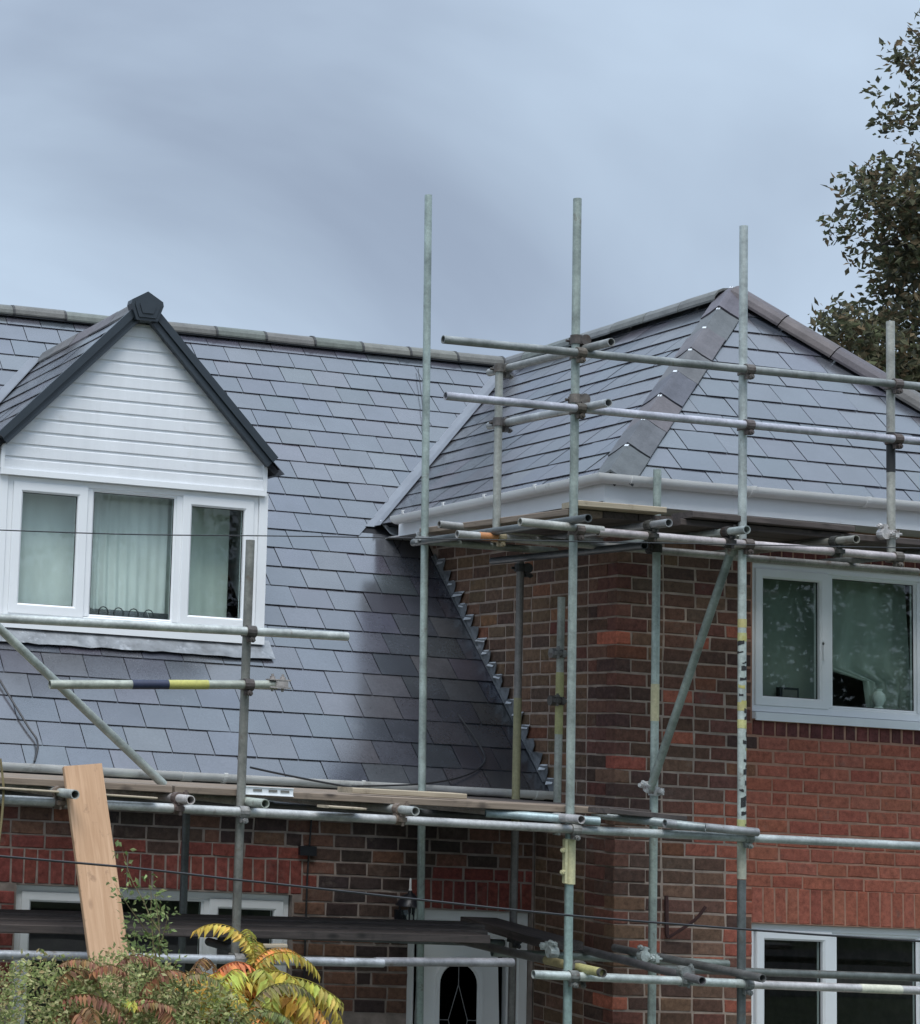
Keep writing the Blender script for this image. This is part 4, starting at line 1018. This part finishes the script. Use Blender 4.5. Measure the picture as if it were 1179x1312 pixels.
couple((.011, -1.20, 4.482), Xa, (-.03, .45, -.88), (0, .05, -.03), (.22, .22, .20)); couple((-.104, -.57, 3.03), Za, (-.03, .45, -.88), (-.068, -.06, .02), (.40, .42, .40))
couple((-.34, .10, 3.56), Za, Xa, (-.04, .0, 0), (.10, .095, .09)); couple((-.338, .10, 3.86), Za, Xa, (-.04, 0, 0), (.22, .22, .2)); couple((-.453, .4, 4.42), Za, Ya, (.045, 0, 0), (.05, .05, .05))
couple((-.107, -.57, 2.045), Za, Ya, (-.06, 0, .01), (.42, .43, .41)); couple((-.95, -1.15, 2.04), Ya, Xa, (0, -.05, -.045), (.2, .2, .19)); couple((-.467, .4, 2.05), Za, Xa, (0, -.05, 0), (.06, .06, .06)); couple((-.105, -.57, 2.86), Za, Xa, (-.05, 0, 0), (.35, .36, .34))
couple((1.05, -1.2, 4.62), Za, Ya, (-.05, 0, 0), (.42, .43, .40)); couple((-.36, -1.252, 1.99), Xa, Ya, (0, 0, .05), (.2, .2, .2)); couple((-1.03, -1.0, 2.10), Xa, Za, (.05, .1, .02), (.45, .46, .45))

# ------------------------------------------------------------------ scaffold boards (loose, one thing each)
def board(p, q, w, th, mat, label, group, wobble=0.0, hoops=False):
    """board from p to q (centre of its top face), width w horizontally across"""
    p, q = Vector(p), Vector(q); d = (q - p).normalized(); s = d.cross(Vector((0, 0, 1))).normalized(); n = s.cross(d); L = (q - p).length
    mb = MB(); N = 8; rings = []
    for i in range(N + 1):
        t = i / N; c = Vector((L * t, 0, R.uniform(-wobble, wobble))); e = .004
        rings.append([c + Vector((0, y_, z_)) for y_, z_ in ((-w / 2 + e, 0), (w / 2 - e, 0), (w / 2, -e), (w / 2, -th + e), (w / 2 - e, -th), (-w / 2 + e, -th), (-w / 2, -th + e), (-w / 2, -e))])
    mb.loft(rings); mb.f += [tuple(range(8))[::-1], tuple(range(N * 8, N * 8 + 8))]; mb.t += [(1, 1, 1)] * 2
    me = mesh('scaffold_board', mb.v, mb.f, mat); o = bpy.data.objects.new('scaffold_board', me); link(o)
    o.matrix_world = Matrix(((d.x, s.x, n.x, p.x), (d.y, s.y, n.y, p.y), (d.z, s.z, n.z, p.z), (0, 0, 0, 1)))
    if mat == 'old_board': pass
    o['label'] = label; o['category'] = 'scaffold board'; o['group'] = group
    if hoops:
        for x_ in (.012, L - .012):
            h = MB(); h.box(x_ - .016, x_ + .016, -w / 2 - .001, w / 2 + .001, -th - .0012, .0012); ho = h.make('end_band', 'chrome'); ho.parent = o
    return o
GB1, GB2, GB3 = 'boards of the platform below the main gutter', 'boards of the top platform around the hipped wing', 'boards of the bottom platform by the door'
lz = 2.924
rowsY = [-1.06, -.83, -.60, -.37, -.14, .09, .32]
names = ['front edge board', 'second board from the front', 'third board from the front', 'middle board', 'third board from the wall', 'second board from the wall', 'board nearest the wall']
for i, yy in enumerate(rowsY):
    cut = -2.75 + .22 * ((i * 5) % 7 - 3)
    board((-5.5, yy, lz + R.uniform(-.003, .003)), (cut - .008, yy, lz), .222, .038, 'board', f'{names[i]} on the left half of the platform below the main gutter', GB1)
    board((cut + .008, yy, lz), (-.80 if i < 3 else -1.15, yy, lz + R.uniform(-.003, .003)), .222, .038, 'board', f'{names[i]} on the right half of the platform below the main gutter', GB1)
board((-2.30, -.94, lz + .038), (-1.60, -.94, lz + .038), .19, .030, 'pale_board', 'pale straw-coloured board lying on top at the front edge of the gutter platform', GB1)
for i, xx in enumerate((-.95, -.72, -.49)):
    board((xx, -1.02 + .03 * i, lz - .0 - .0), (xx, .74, lz), .222, .038, 'old_board', f'{("outer", "middle", "inner")[i]} dark board of the gutter platform turning along the wing side wall', GB1)
board((-.92, -1.28, lz + .004), (-.28, -1.05, lz - .02), .15, .03, 'old_board', 'short dark offcut sticking out past the post at the inner corner of the gutter platform', GB1)
# top lift: along the wing side, then along its front
tz = 4.618
for i, xx in enumerate((-.93, -.70, -.47)):
    board((xx, -1.12, tz + .003 * i), (xx, .66 + .25 * i, tz + .04), .222, .038, 'board' if i == 0 else 'old_board', f'{("outer", "middle", "inner")[i]} board of the top platform along the wing side wall', GB2)
for i, yy in enumerate((-1.04, -.81, -.58)):
    board((-.33, yy, tz - .004), (2.6, yy, tz - .004), .222, .038, 'old_board', f'{("front edge", "middle", "inner")[i]} board of the top platform along the wing front', GB2)
board((-1.03, -1.12, tz + .041), (-.48, -1.15, tz + .041), .19, .034, 'pale_board', 'pale board end lying on top at the outer corner of the top platform', GB2)
board((-.30, -1.12, tz + .036), (.8, -1.10, tz + .036), .20, .036, 'old_board', 'dark board lying on top of the wing front platform under the white fascia', GB2)
# bottom lift
for i, yy in enumerate((-.72, -.48, -.24)):
    board((-5.4, yy - .28, 2.145 + .01 * i), (-1.33 + .12 * i, yy, 2.165 + .01 * i), .222, .045, 'old_board', f'{("front", "middle", "back")[i]} old blackened board of the bottom platform before the lower window', GB3)
board((-.62, .55, 2.16), (-.62, -.45, 2.115), .26, .05, 'old_board', 'dark board laid from the door towards the wing corner on the bottom platform', GB3)
o = board((-2.95, -1.19, 2.105), (-2.74, -1.18, 2.112), .05, .02, 'pale_board', 'small pale wood offcut lying on the bottom platform by the left upright', 'odd offcuts on the scaffold')
board((-2.62, -1.34, 2.866), (-2.38, -1.30, 2.862), .11, .014, 'pale_board', 'thin pale splintered offcut poking out under the gutter platform', 'odd offcuts on the scaffold')
board((-4.45, -1.31, 2.875), (-3.55, -1.28, 2.862), .05, .012, 'pale_board', 'narrow pale batten under the gutter platform by the leaning plank', 'odd offcuts on the scaffold')

# white slotted plastic strip
lv = root('plastic_strip', 'short white slotted plastic strip lying on the gutter platform right of the left upright', 'plastic strip', (-2.86, -1.17, lz))
mb = MB(); mb.box(-3.00, -2.72, -1.185, -1.160, lz - .026, lz - .022); mb.box(-3.00, -2.72, -1.185, -1.160, lz + .016, lz + .020); mb.box(-3.00, -2.72, -1.178, -1.170, lz - .022, lz + .016)
mb.make('body', 'upvc', lv)
for a in (-2.93, -2.84, -2.77):
    mb = MB(); mb.box(a - .025, a + .025, -1.182, -1.1785, lz - .006, lz + .006); mb.make('slot', 'interior', lv)
# leaning plank
pk = MB(); rings = []; a = Vector((0, 0, 0)); L = 1.95; w = .205; th = .045
for i in range(9):
    t = i / 8; x_ = L * t; e = .003
    rings.append([Vector((x_, y_, z_)) for y_, z_ in ((-w / 2 + e, 0), (w / 2 - e, 0), (w / 2, -e), (w / 2, -th), (-w / 2, -th), (-w / 2, -e))])
pk.loft(rings); pk.f += [tuple(range(6))[::-1], tuple(range(48, 54))]; pk.t += [(1, 1, 1)] * 2
me = mesh('timber_plank', pk.v, pk.f, 'plank'); o = bpy.data.objects.new('timber_plank', me); link(o)
top = Vector((-3.985, -1.34, 3.012)); bot = Vector((-3.785, -1.84, 1.10)); d = (bot - top).normalized(); s = Vector((1, -.12, .02)); s = (s - d * s.dot(d)).normalized(); n = d.cross(s)
if n.y > 0: n = -n; s = -s
o.matrix_world = Matrix(((d.x, s.x, n.x, top.x), (d.y, s.y, n.y, top.y), (d.z, s.z, n.z, top.z), (0, 0, 0, 1)))
o['label'] = 'new pale orange timber plank leaning upright against the scaffold above the shrubs'; o['category'] = 'plank'

# ------------------------------------------------------------------ cables
def cable(pts, r, name, label, cat='cable', n=24, mat='cable'):
    P_ = [Vector(p) for p in pts]; out = []
    for i in range(len(P_) - 1):
        p0, p1, p2, p3 = P_[max(i - 1, 0)], P_[i], P_[i + 1], P_[min(i + 2, len(P_) - 1)]
        m_ = max(2, n // (len(P_) - 1))
        for j in range(m_):
            t = j / m_; out.append(.5 * ((2 * p1) + (p2 - p0) * t + (2 * p0 - 5 * p1 + 4 * p2 - p3) * t * t + (3 * p1 - p0 - 3 * p2 + p3) * t ** 3))
    out.append(P_[-1]); mb = MB(); mb.path(out, r, 6); o = mb.make(name, mat, smooth=True); o['label'] = label; o['category'] = cat; return o
cable([(-9.0, -2.6, 2.72), (-4.792, -2.6, 2.592), (-3.652, -2.6, 2.531), (-2.939, -2.6, 2.487), (-2.035, -2.6, 2.432), (-1.269, -2.6, 2.402), (.063, -2.6, 2.365), (3.5, -2.6, 2.31)], .0055, 'overhead_cable', 'thin dark cable crossing in front of the plank, door and lower wall')
cable([(-9.0, -2.6, 3.95), (-4.866, -2.6, 4.075), (-2.903, -2.6, 4.188), (2.5, -2.6, 4.50)], .0028, 'overhead_cable', 'very thin wire crossing in front of the dormer window')
def rp(x, y_): return Vector((x, y_, zr(y_))) + N_main * .028
cable([rp(-3.80, 1.75), rp(-3.74, 1.35), rp(-3.60, .98), rp(-3.55, .86), rp(-3.60, .74)], .007, 'loose_cable', 'loose black cable looping over the slates left of the leaning plank')
cable([rp(-.45, 1.20), rp(-.40, 1.02), rp(-.41, .90), rp(-.60, .80), Vector((-1.0, .60, 2.99)), Vector((-1.7, .2, 2.955))], .006, 'loose_cable', 'loose black cable curling from the shaded slates over the gutter beside the wing')
cable([rp(.73, 4.15), rp(.55, 3.7), rp(.28, 3.1), rp(.02, 2.72), rp(-.35, 2.40)], .003, 'string_line', 'thin slack string running down the slates beside the wing valley', 'string')
cable([(-2.95, -1.12, lz + .12), (-2.7, -1.0, lz + .09), (-2.3, -.9, lz + .045), (-1.9, -.8, lz + .02)], .006, 'tool_cable', 'black tool cable lying over the platform right of the left upright', 'cable')
cable([(-4.42, -1.28, 3.02), (-4.40, -1.30, 2.85), (-4.42, -1.33, 2.6), (-4.46, -1.34, 2.3), (-4.45, -1.35, 2.15)], .007, 'hanging_rope', 'brown rope hanging down from the gutter platform left of the plank', 'rope', mat='stem')
cable([(.36, -.015, 2.38), (.365, -.015, 2.17), (.37, -.02, 2.12)], .012, 'steel_hook', 'dark red steel bar of a bent wall tie standing before the wing brickwork', 'wall tie', mat='rust')
cable([(.37, -.02, 2.12), (.50, -.10, 2.24), (.56, -.13, 2.33)], .010, 'steel_hook', 'slanting dark bar of the bent wall tie before the wing brickwork', 'wall tie', mat='rust')

# ------------------------------------------------------------------ shrubs
def frond_mesh(name, L, pairs, ll, lw, droop, rr, lift=.9):
    pts = []
    ang = lift; p = Vector((0, 0, 0)); n = pairs + 2
    for i in range(n + 1):
        pts.append(p.copy()); p = p + Vector((math.cos(ang), 0, math.sin(ang))) * (L / n); ang -= droop / n
    mb = MB(); mb.path(pts, [.004 * (1 - .7 * i / n) for i in range(n + 1)], 4)
    for f_i in range(len(mb.t)): mb.t[f_i] = (.55, .45, .35)
    for i in range(2, n + 1):
        c = pts[i]; d = (pts[i] - pts[i - 1]).normalized(); upv = Vector((-d.z, 0, d.x))
        sz = (.65 + .5 * math.sin(math.pi * (i - 1) / n)) * ll
        for sg in ((-1, 1) if i < n else (0,)):
            out = (Vector((0, sg, 0)) * .85 + d * (.42 if sg else 1.0) - upv * (.12 + rr.uniform(0, .25)) + Vector((0, 0, -.45 - rr.uniform(0, .25)))).normalized()
            side = out.cross(upv if abs(out.dot(upv)) < .9 else Vector((0, 1, 0))).normalized(); nn = side.cross(out)
            w_ = lw * rr.uniform(.8, 1.2); s_ = sz * rr.uniform(.85, 1.1)
            tone = rr.uniform(.6, 1.25); tc_ = (tone * rr.uniform(.95, 1.25), tone * rr.uniform(.8, 1.05), tone * rr.uniform(.8, 1.2)); s_ *= rr.uniform(.8, 1.1); out = (out + Vector((rr.uniform(-.16, .16), rr.uniform(-.16, .16), rr.uniform(-.2, .12)))).normalized()
            b0 = c; m1 = c + out * s_ * .4; tip = c + out * s_ - Vector((0, 0, s_ * .15))
            mb._add([b0, m1 + side * w_ / 2 + nn * .006, m1 - side * w_ / 2 + nn * .006, tip, m1 - nn * .002], [(0, 4, 1), (0, 2, 4), (1, 4, 3), (4, 2, 3)], tc_)
    return mesh(name, mb.v, mb.f, 'leaf_obj', mb.t)
rr = random.Random(5)
FR = [frond_mesh('frond', L_, 17, ll_, .027, dr_, rr, li_) for L_, ll_, dr_, li_ in ((.48, .085, 1.9, 1.0), (.44, .085, 2.5, 1.1), (.42, .078, 1.4, .8), (.46, .080, 2.2, 1.2), (.40, .085, 1.7, .9), (.45, .078, 2.8, 1.0))]
def put_frond(rt, me, at_, yaw, tilt, s, col):
    o = bpy.data.objects.new('frond', me); link(o, rt); o.location = Vector(at_) - Vector(rt.location) + Vector((0, 0, .06)); o.rotation_euler = (0, tilt, yaw); o.scale = (s, s, s); o.color = tuple(col) + (1,)
    return o
YG, YO, OR, LG, BR, GRN = (.56, .53, .11), (.66, .44, .11), (.64, .28, .12), (.44, .50, .12), (.33, .19, .10), (.21, .25, .10)
su = root('sumac_shrub', 'sumac shrub with yellow, lime and orange drooping fronds before the lower window', 'shrub', (-3.62, -3.0, 0), 'sumac shrubs at the foot of the scaffold')
mb = MB(); mb.path([(-3.62, -3.0, 0), (-3.60, -3.0, .9), (-3.66, -3.0, 1.5), (-3.62, -3.0, 1.95), (-3.60, -3.0, 2.06)], [.03, .026, .02, .014, .008], 7); mb.path([(-3.66, -3.0, 1.5), (-3.74, -3.05, 1.8), (-3.76, -3.05, 1.98)], [.016, .012, .006], 6); mb.make('stem', 'stem', su)
tipp = (-3.60, -3.0, 2.04)
for at_, yaw, tilt, s, col in (
    ((-3.60, -3.0, 2.05), rad(168), -.35, .82, YG), ((-3.60, -3.0, 2.04), rad(200), .35, .95, OR), ((-3.60, -3.0, 2.05), rad(80), -.7, .6, LG), ((-3.62, -3.0, 2.05), rad(5), -.10, .74, YO), ((-3.62, -3.02, 2.03), rad(-18), .10, .78, YG), ((-3.60, -3.02, 1.98), rad(-40), .25, 1.0, LG),
    ((-3.60, -3.0, 1.97), rad(8), .45, .95, YO), ((-3.62, -3.03, 2.0), rad(-95), .1, .9, LG), ((-3.62, -3.03, 1.97), rad(-70), .3, 1.0, YG), ((-3.64, -3.03, 1.98), rad(-130), .2, .9, LG), ((-3.62, -3.0, 1.94), rad(205), .5, .7, OR), ((-3.62, -3.04, 1.90), rad(-60), .5, 1.0, YO), ((-3.62, -3.04, 1.88), rad(-110), .5, 1.0, YO), ((-3.60, -3.04, 1.88), rad(-10), .65, 1.0, YO),
    ((-3.66, -3.04, 1.90), rad(185), .7, .8, LG), ((-3.70, -3.05, 1.95), rad(-150), .3, .8, YG), ((-3.58, -3.03, 1.93), rad(-30), .1, .9, LG), ((-3.60, -3.0, 2.0), rad(60), -.2, .8, YG), ((-3.76, -3.05, 1.96), rad(150), .1, .75, YO), ((-3.76, -3.05, 1.94), rad(-100), .2, .8, YG)):
    put_frond(su, FR[rr.randrange(6)], at_, yaw + rr.uniform(-.1, .1), tilt, s * 1.0, jit(col, .15))
for kk in range(16):
    put_frond(su, FR[kk % 6], (-3.62 + rr.uniform(-.14, .14), -3.04 + rr.uniform(-.06, .06), 1.93 + rr.uniform(-.12, .12)), rr.uniform(0, 6.28), rr.uniform(-.1, .6), rr.uniform(.7, .95), jit(rr.choice([YG, YO, LG, YG, YO]), .2))
su.location.x -= .11; su.scale = (1, 1, 1.03)
s2 = root('sumac_shrub', 'sumac shrub with browned orange and dull green fronds around the foot of the leaning plank', 'shrub', (-4.38, -3.1, 0), 'sumac shrubs at the foot of the scaffold')
mb = MB()
for dx, hh in ((-.35, 2.15), (-.08, 2.2), (.18, 2.15), (.42, 2.02)): mb.path([(-4.38 + dx * .3, -3.1, 0), (-4.38 + dx * .7, -3.25, 1.2), (-4.38 + dx, -3.40, hh)], [.024, .018, .007], 6)
mb.make('stem', 'stem', s2)
for dx, hh, col in ((-.35, 2.15, (.30, .20, .10)), (-.08, 2.2, BR), (.18, 2.15, (.30, .20, .10)), (.42, 2.02, BR)):
    for kk in range(6):
        put_frond(s2, FR[rr.randrange(6)], (-4.38 + dx + rr.uniform(-.06, .06), -3.42 + rr.uniform(-.1, .12), hh - rr.uniform(0.02, .26)), rr.uniform(0, 6.28), rr.uniform(-.2, .5), rr.uniform(.5, .72), jit(rr.choice([col, BR, GRN, LG, GRN, (.26, .19, .09), (.30, .18, .10), (.24, .24, .10)]), .2))
def leafy(name, blobs, n, size, cols, parent, seed, twig=None):
    """many small folded leaves spread through several clumps"""
    q = random.Random(seed); mb = MB()
    tot = sum(b[2] for b in blobs)
    for c, r_, wgt in blobs:
        for _ in range(int(n * wgt / tot)):
            while True:
                v = Vector((q.uniform(-1, 1), q.uniform(-1, 1), q.uniform(-1, 1)))
                if v.length < 1: break
            if q.random() < .55: v = v.normalized() * q.uniform(.75, 1.05)
            p = Vector(c) + Vector((v.x * r_[0], v.y * r_[1], v.z * r_[2]))
            a = Vector((q.gauss(0, 1), q.gauss(0, 1), q.gauss(0, .8))).normalized(); b = a.cross(Vector((q.gauss(0, 1), q.gauss(0, 1), q.gauss(0, 1)))).normalized(); nn = a.cross(b)
            s = size * q.uniform(.6, 1.35); w_ = s * q.uniform(.4, .65)
            col = q.choice(cols); k_ = q.uniform(.7, 1.3); col = tuple(x * k_ for x in col)
            mb._add([p, p + a * s * .45 + b * w_ / 2 + nn * s * .1, p + a * s, p + a * s * .45 - b * w_ / 2 + nn * s * .1], [(0, 1, 2), (0, 2, 3)], col)
    me = mesh(name, mb.v, mb.f, 'leaf_attr', mb.t); o = add(name, me, parent); o['kind'] = 'stuff'; return o
gb = root('green_shrub', 'bushy grey-green shrub with fine leaves at the bottom left below the plank', 'shrub', (-4.5, -3.2, 0))
mb = MB()
for i in range(14):
    bx = rr.uniform(-.5, .75); mb.path([(-4.5 + bx * .4, -3.2, 0), (-4.5 + bx * .8, -3.2 + rr.uniform(-.2, .2), 1.2), (-4.5 + bx, -3.25 + rr.uniform(-.25, .2), 1.85 + rr.uniform(0, .25))], [.014, .009, .003], 5)
mb.make('stem', 'bark', gb)
leafy('foliage', [((-4.75, -3.25, 1.80), (.42, .38, .42), 3), ((-4.42, -3.3, 1.86), (.35, .35, .40), 3.2), ((-4.10, -3.3, 1.76), (.32, .35, .40), 2.6), ((-3.86, -3.2, 1.55), (.25, .3, .34), 1.6), ((-5.2, -3.2, 1.5), (.4, .4, .45), 2), ((-4.4, -3.2, 1.0), (.9, .4, .6), 3), ((-3.5, -3.25, 1.4), (.4, .3, .35), 2)], 60000, .023, [(.25, .29, .11), (.31, .35, .13), (.38, .39, .17), (.19, .23, .09), (.43, .41, .21), (.36, .28, .14)], gb, 3)
sp = root('slender_shrub', 'slender twiggy shrub with small pale green leaves rising beside the plank', 'shrub', (-4.2, -2.95, 0))
mb = MB(); tw = []
def twig(p, d, L, r_, lv_):
    pts = [Vector(p)]; d = Vector(d).normalized()
    for i in range(5): d = (d + Vector((rr.uniform(-.22, .22), rr.uniform(-.15, .15), rr.uniform(-.05, .18)))).normalized(); pts.append(pts[-1] + d * L / 5)
    mb.path(pts, [r_ * (1 - .15 * i) for i in range(6)], 5); tw.append(pts)
    if lv_ > 0:
        for kk in range(4): twig(pts[1 + kk % 5], d + Vector((rr.uniform(-1, 1), rr.uniform(-.6, .6), rr.uniform(-.1, .6))), L * .5, r_ * .6, lv_ - 1)
twig((-4.26, -2.95, 1.5), (.16, 0, 1), .72, .006, 1); twig((-4.22, -2.95, 1.7), (.35, 0, 1), .78, .006, 1); twig((-4.2, -2.95, 1.8), (.0, 0, 1), .60, .005, 1)
mb.path([(-4.2, -2.95, 0), (-4.22, -2.95, .9), (-4.24, -2.95, 1.75)], [.016, .012, .007], 6); mb.make('stem', 'stem', sp)
leafy('foliage', [(tuple(p), (.035, .03, .035), 1) for pts in tw for p in pts[1:]], 700, .030, [(.24, .31, .13), (.16, .22, .08), (.26, .30, .13)], sp, 8)

# ------------------------------------------------------------------ tree behind the wing
tr = root('broadleaf_tree', 'tall dark green broadleaf tree with gappy crown rising behind the wing roof', 'tree', (12.5, 9.5, 0))
mb = MB(); mb.path([(12.5, 9.5, 0), (12.4, 9.5, 3), (12.2, 9.5, 6), (12.1, 9.5, 9), (12.0, 9.5, 12.5)], [.38, .32, .26, .17, .05], 9); mb.make('trunk', 'bark', tr)
limbs = [((12.3, 9.5, 5), (9.7, 9.2, 7.6)), ((12.2, 9.5, 6), (9.2, 9.2, 8.0)), ((12.2, 9.5, 7), (9.8, 9.3, 9.7)), ((12.1, 9.5, 8), (10.0, 9.2, 10.3)), ((12.1, 9.5, 9.5), (10.5, 9.4, 12.0)), ((12.1, 9.5, 10), (11.6, 9.0, 13.0)), ((12.2, 9.5, 7), (14.6, 9.8, 10)), ((12.1, 9.5, 8.5), (14.0, 9.3, 11.5)), ((12.3, 9.5, 5), (14.8, 9, 7.8))]
mb = MB()
q = random.Random(2)
for a, b in limbs:
    a, b = Vector(a), Vector(b); pts = [a.lerp(b, t) + Vector((0, 0, .35 * math.sin(math.pi * t))) for t in (0, .25, .5, .75, 1)]; mb.path(pts, [.12, .09, .06, .035, .012], 6)
    for t in (.45, .65, .8, .92, 1.0):
        p = a.lerp(b, t) + Vector((0, 0, .35 * math.sin(math.pi * t)))
        for _ in range(4): e = p + Vector((q.uniform(-.75, .55), q.uniform(-.5, .5), q.uniform(-.35, .7))); mb.path([p, p.lerp(e, .5) + Vector((0, 0, .06)), e], [.018, .011, .004], 4)
mb.make('limb', 'bark', tr)
bl = []
def lobe(cx_, cz_, rx, rz_, n, wgt=1.0, cy_=9.2, ry=.8):
    for _ in range(n):
        a = q.uniform(0, 6.28); k_ = math.sqrt(q.random())
        r_ = q.uniform(.14, .34); bl.append(((cx_ + rx * k_ * math.cos(a), cy_ + q.uniform(-ry, ry), cz_ + rz_ * k_ * math.sin(a)), (r_ * 1.15, r_, r_ * .85), r_ * r_ * wgt))
lobe(10.45, 12.0, .58, .95, 42); lobe(9.98, 10.15, .80, .58, 56); lobe(9.95, 9.35, .58, .42, 26); lobe(9.55, 8.40, 1.05, .55, 64); lobe(8.75, 8.35, .55, .32, 18); lobe(10.4, 9.2, .5, 2.0, 40); lobe(9.6, 7.5, 1.2, .6, 40)
lobe(11.5, 12.4, 1.1, 1.1, 30, .8); lobe(12.0, 10.2, 1.8, 2.0, 70, .8, 9.5, 1.4); lobe(13.6, 9.5, 1.4, 2.0, 40, .8, 9.6, 1.2); lobe(12.3, 7.5, 2.2, 1.0, 40, .8, 9.6, 1.2)
leafy('crown', bl, 21000, .108, [(.105, .115, .062), (.13, .13, .075), (.09, .092, .058), (.14, .12, .075), (.15, .11, .065), (.08, .082, .06)], tr, 21)

# dark trees over the road behind the viewpoint: the window panes mirror them
tl = []
q = random.Random(44)
for i in range(26):
    x_ = -14 + i * 2.4 + q.uniform(-1, 1); h_ = 9.0 + 1.2 * math.sin(i * .55) + q.uniform(-.8, .9)
    tl.append(((x_, -31 + q.uniform(-2, 2), h_ * .52), (2.4, 1.8, h_ * .5), 1.0))
tw_ = leafy('treeline', tl, 90000, .26, [(.05, .065, .03), (.065, .075, .035), (.04, .05, .028)], None, 6)
tw_['label'] = 'row of dark trees over the road, seen mirrored in the upper wing window'; tw_['category'] = 'trees'
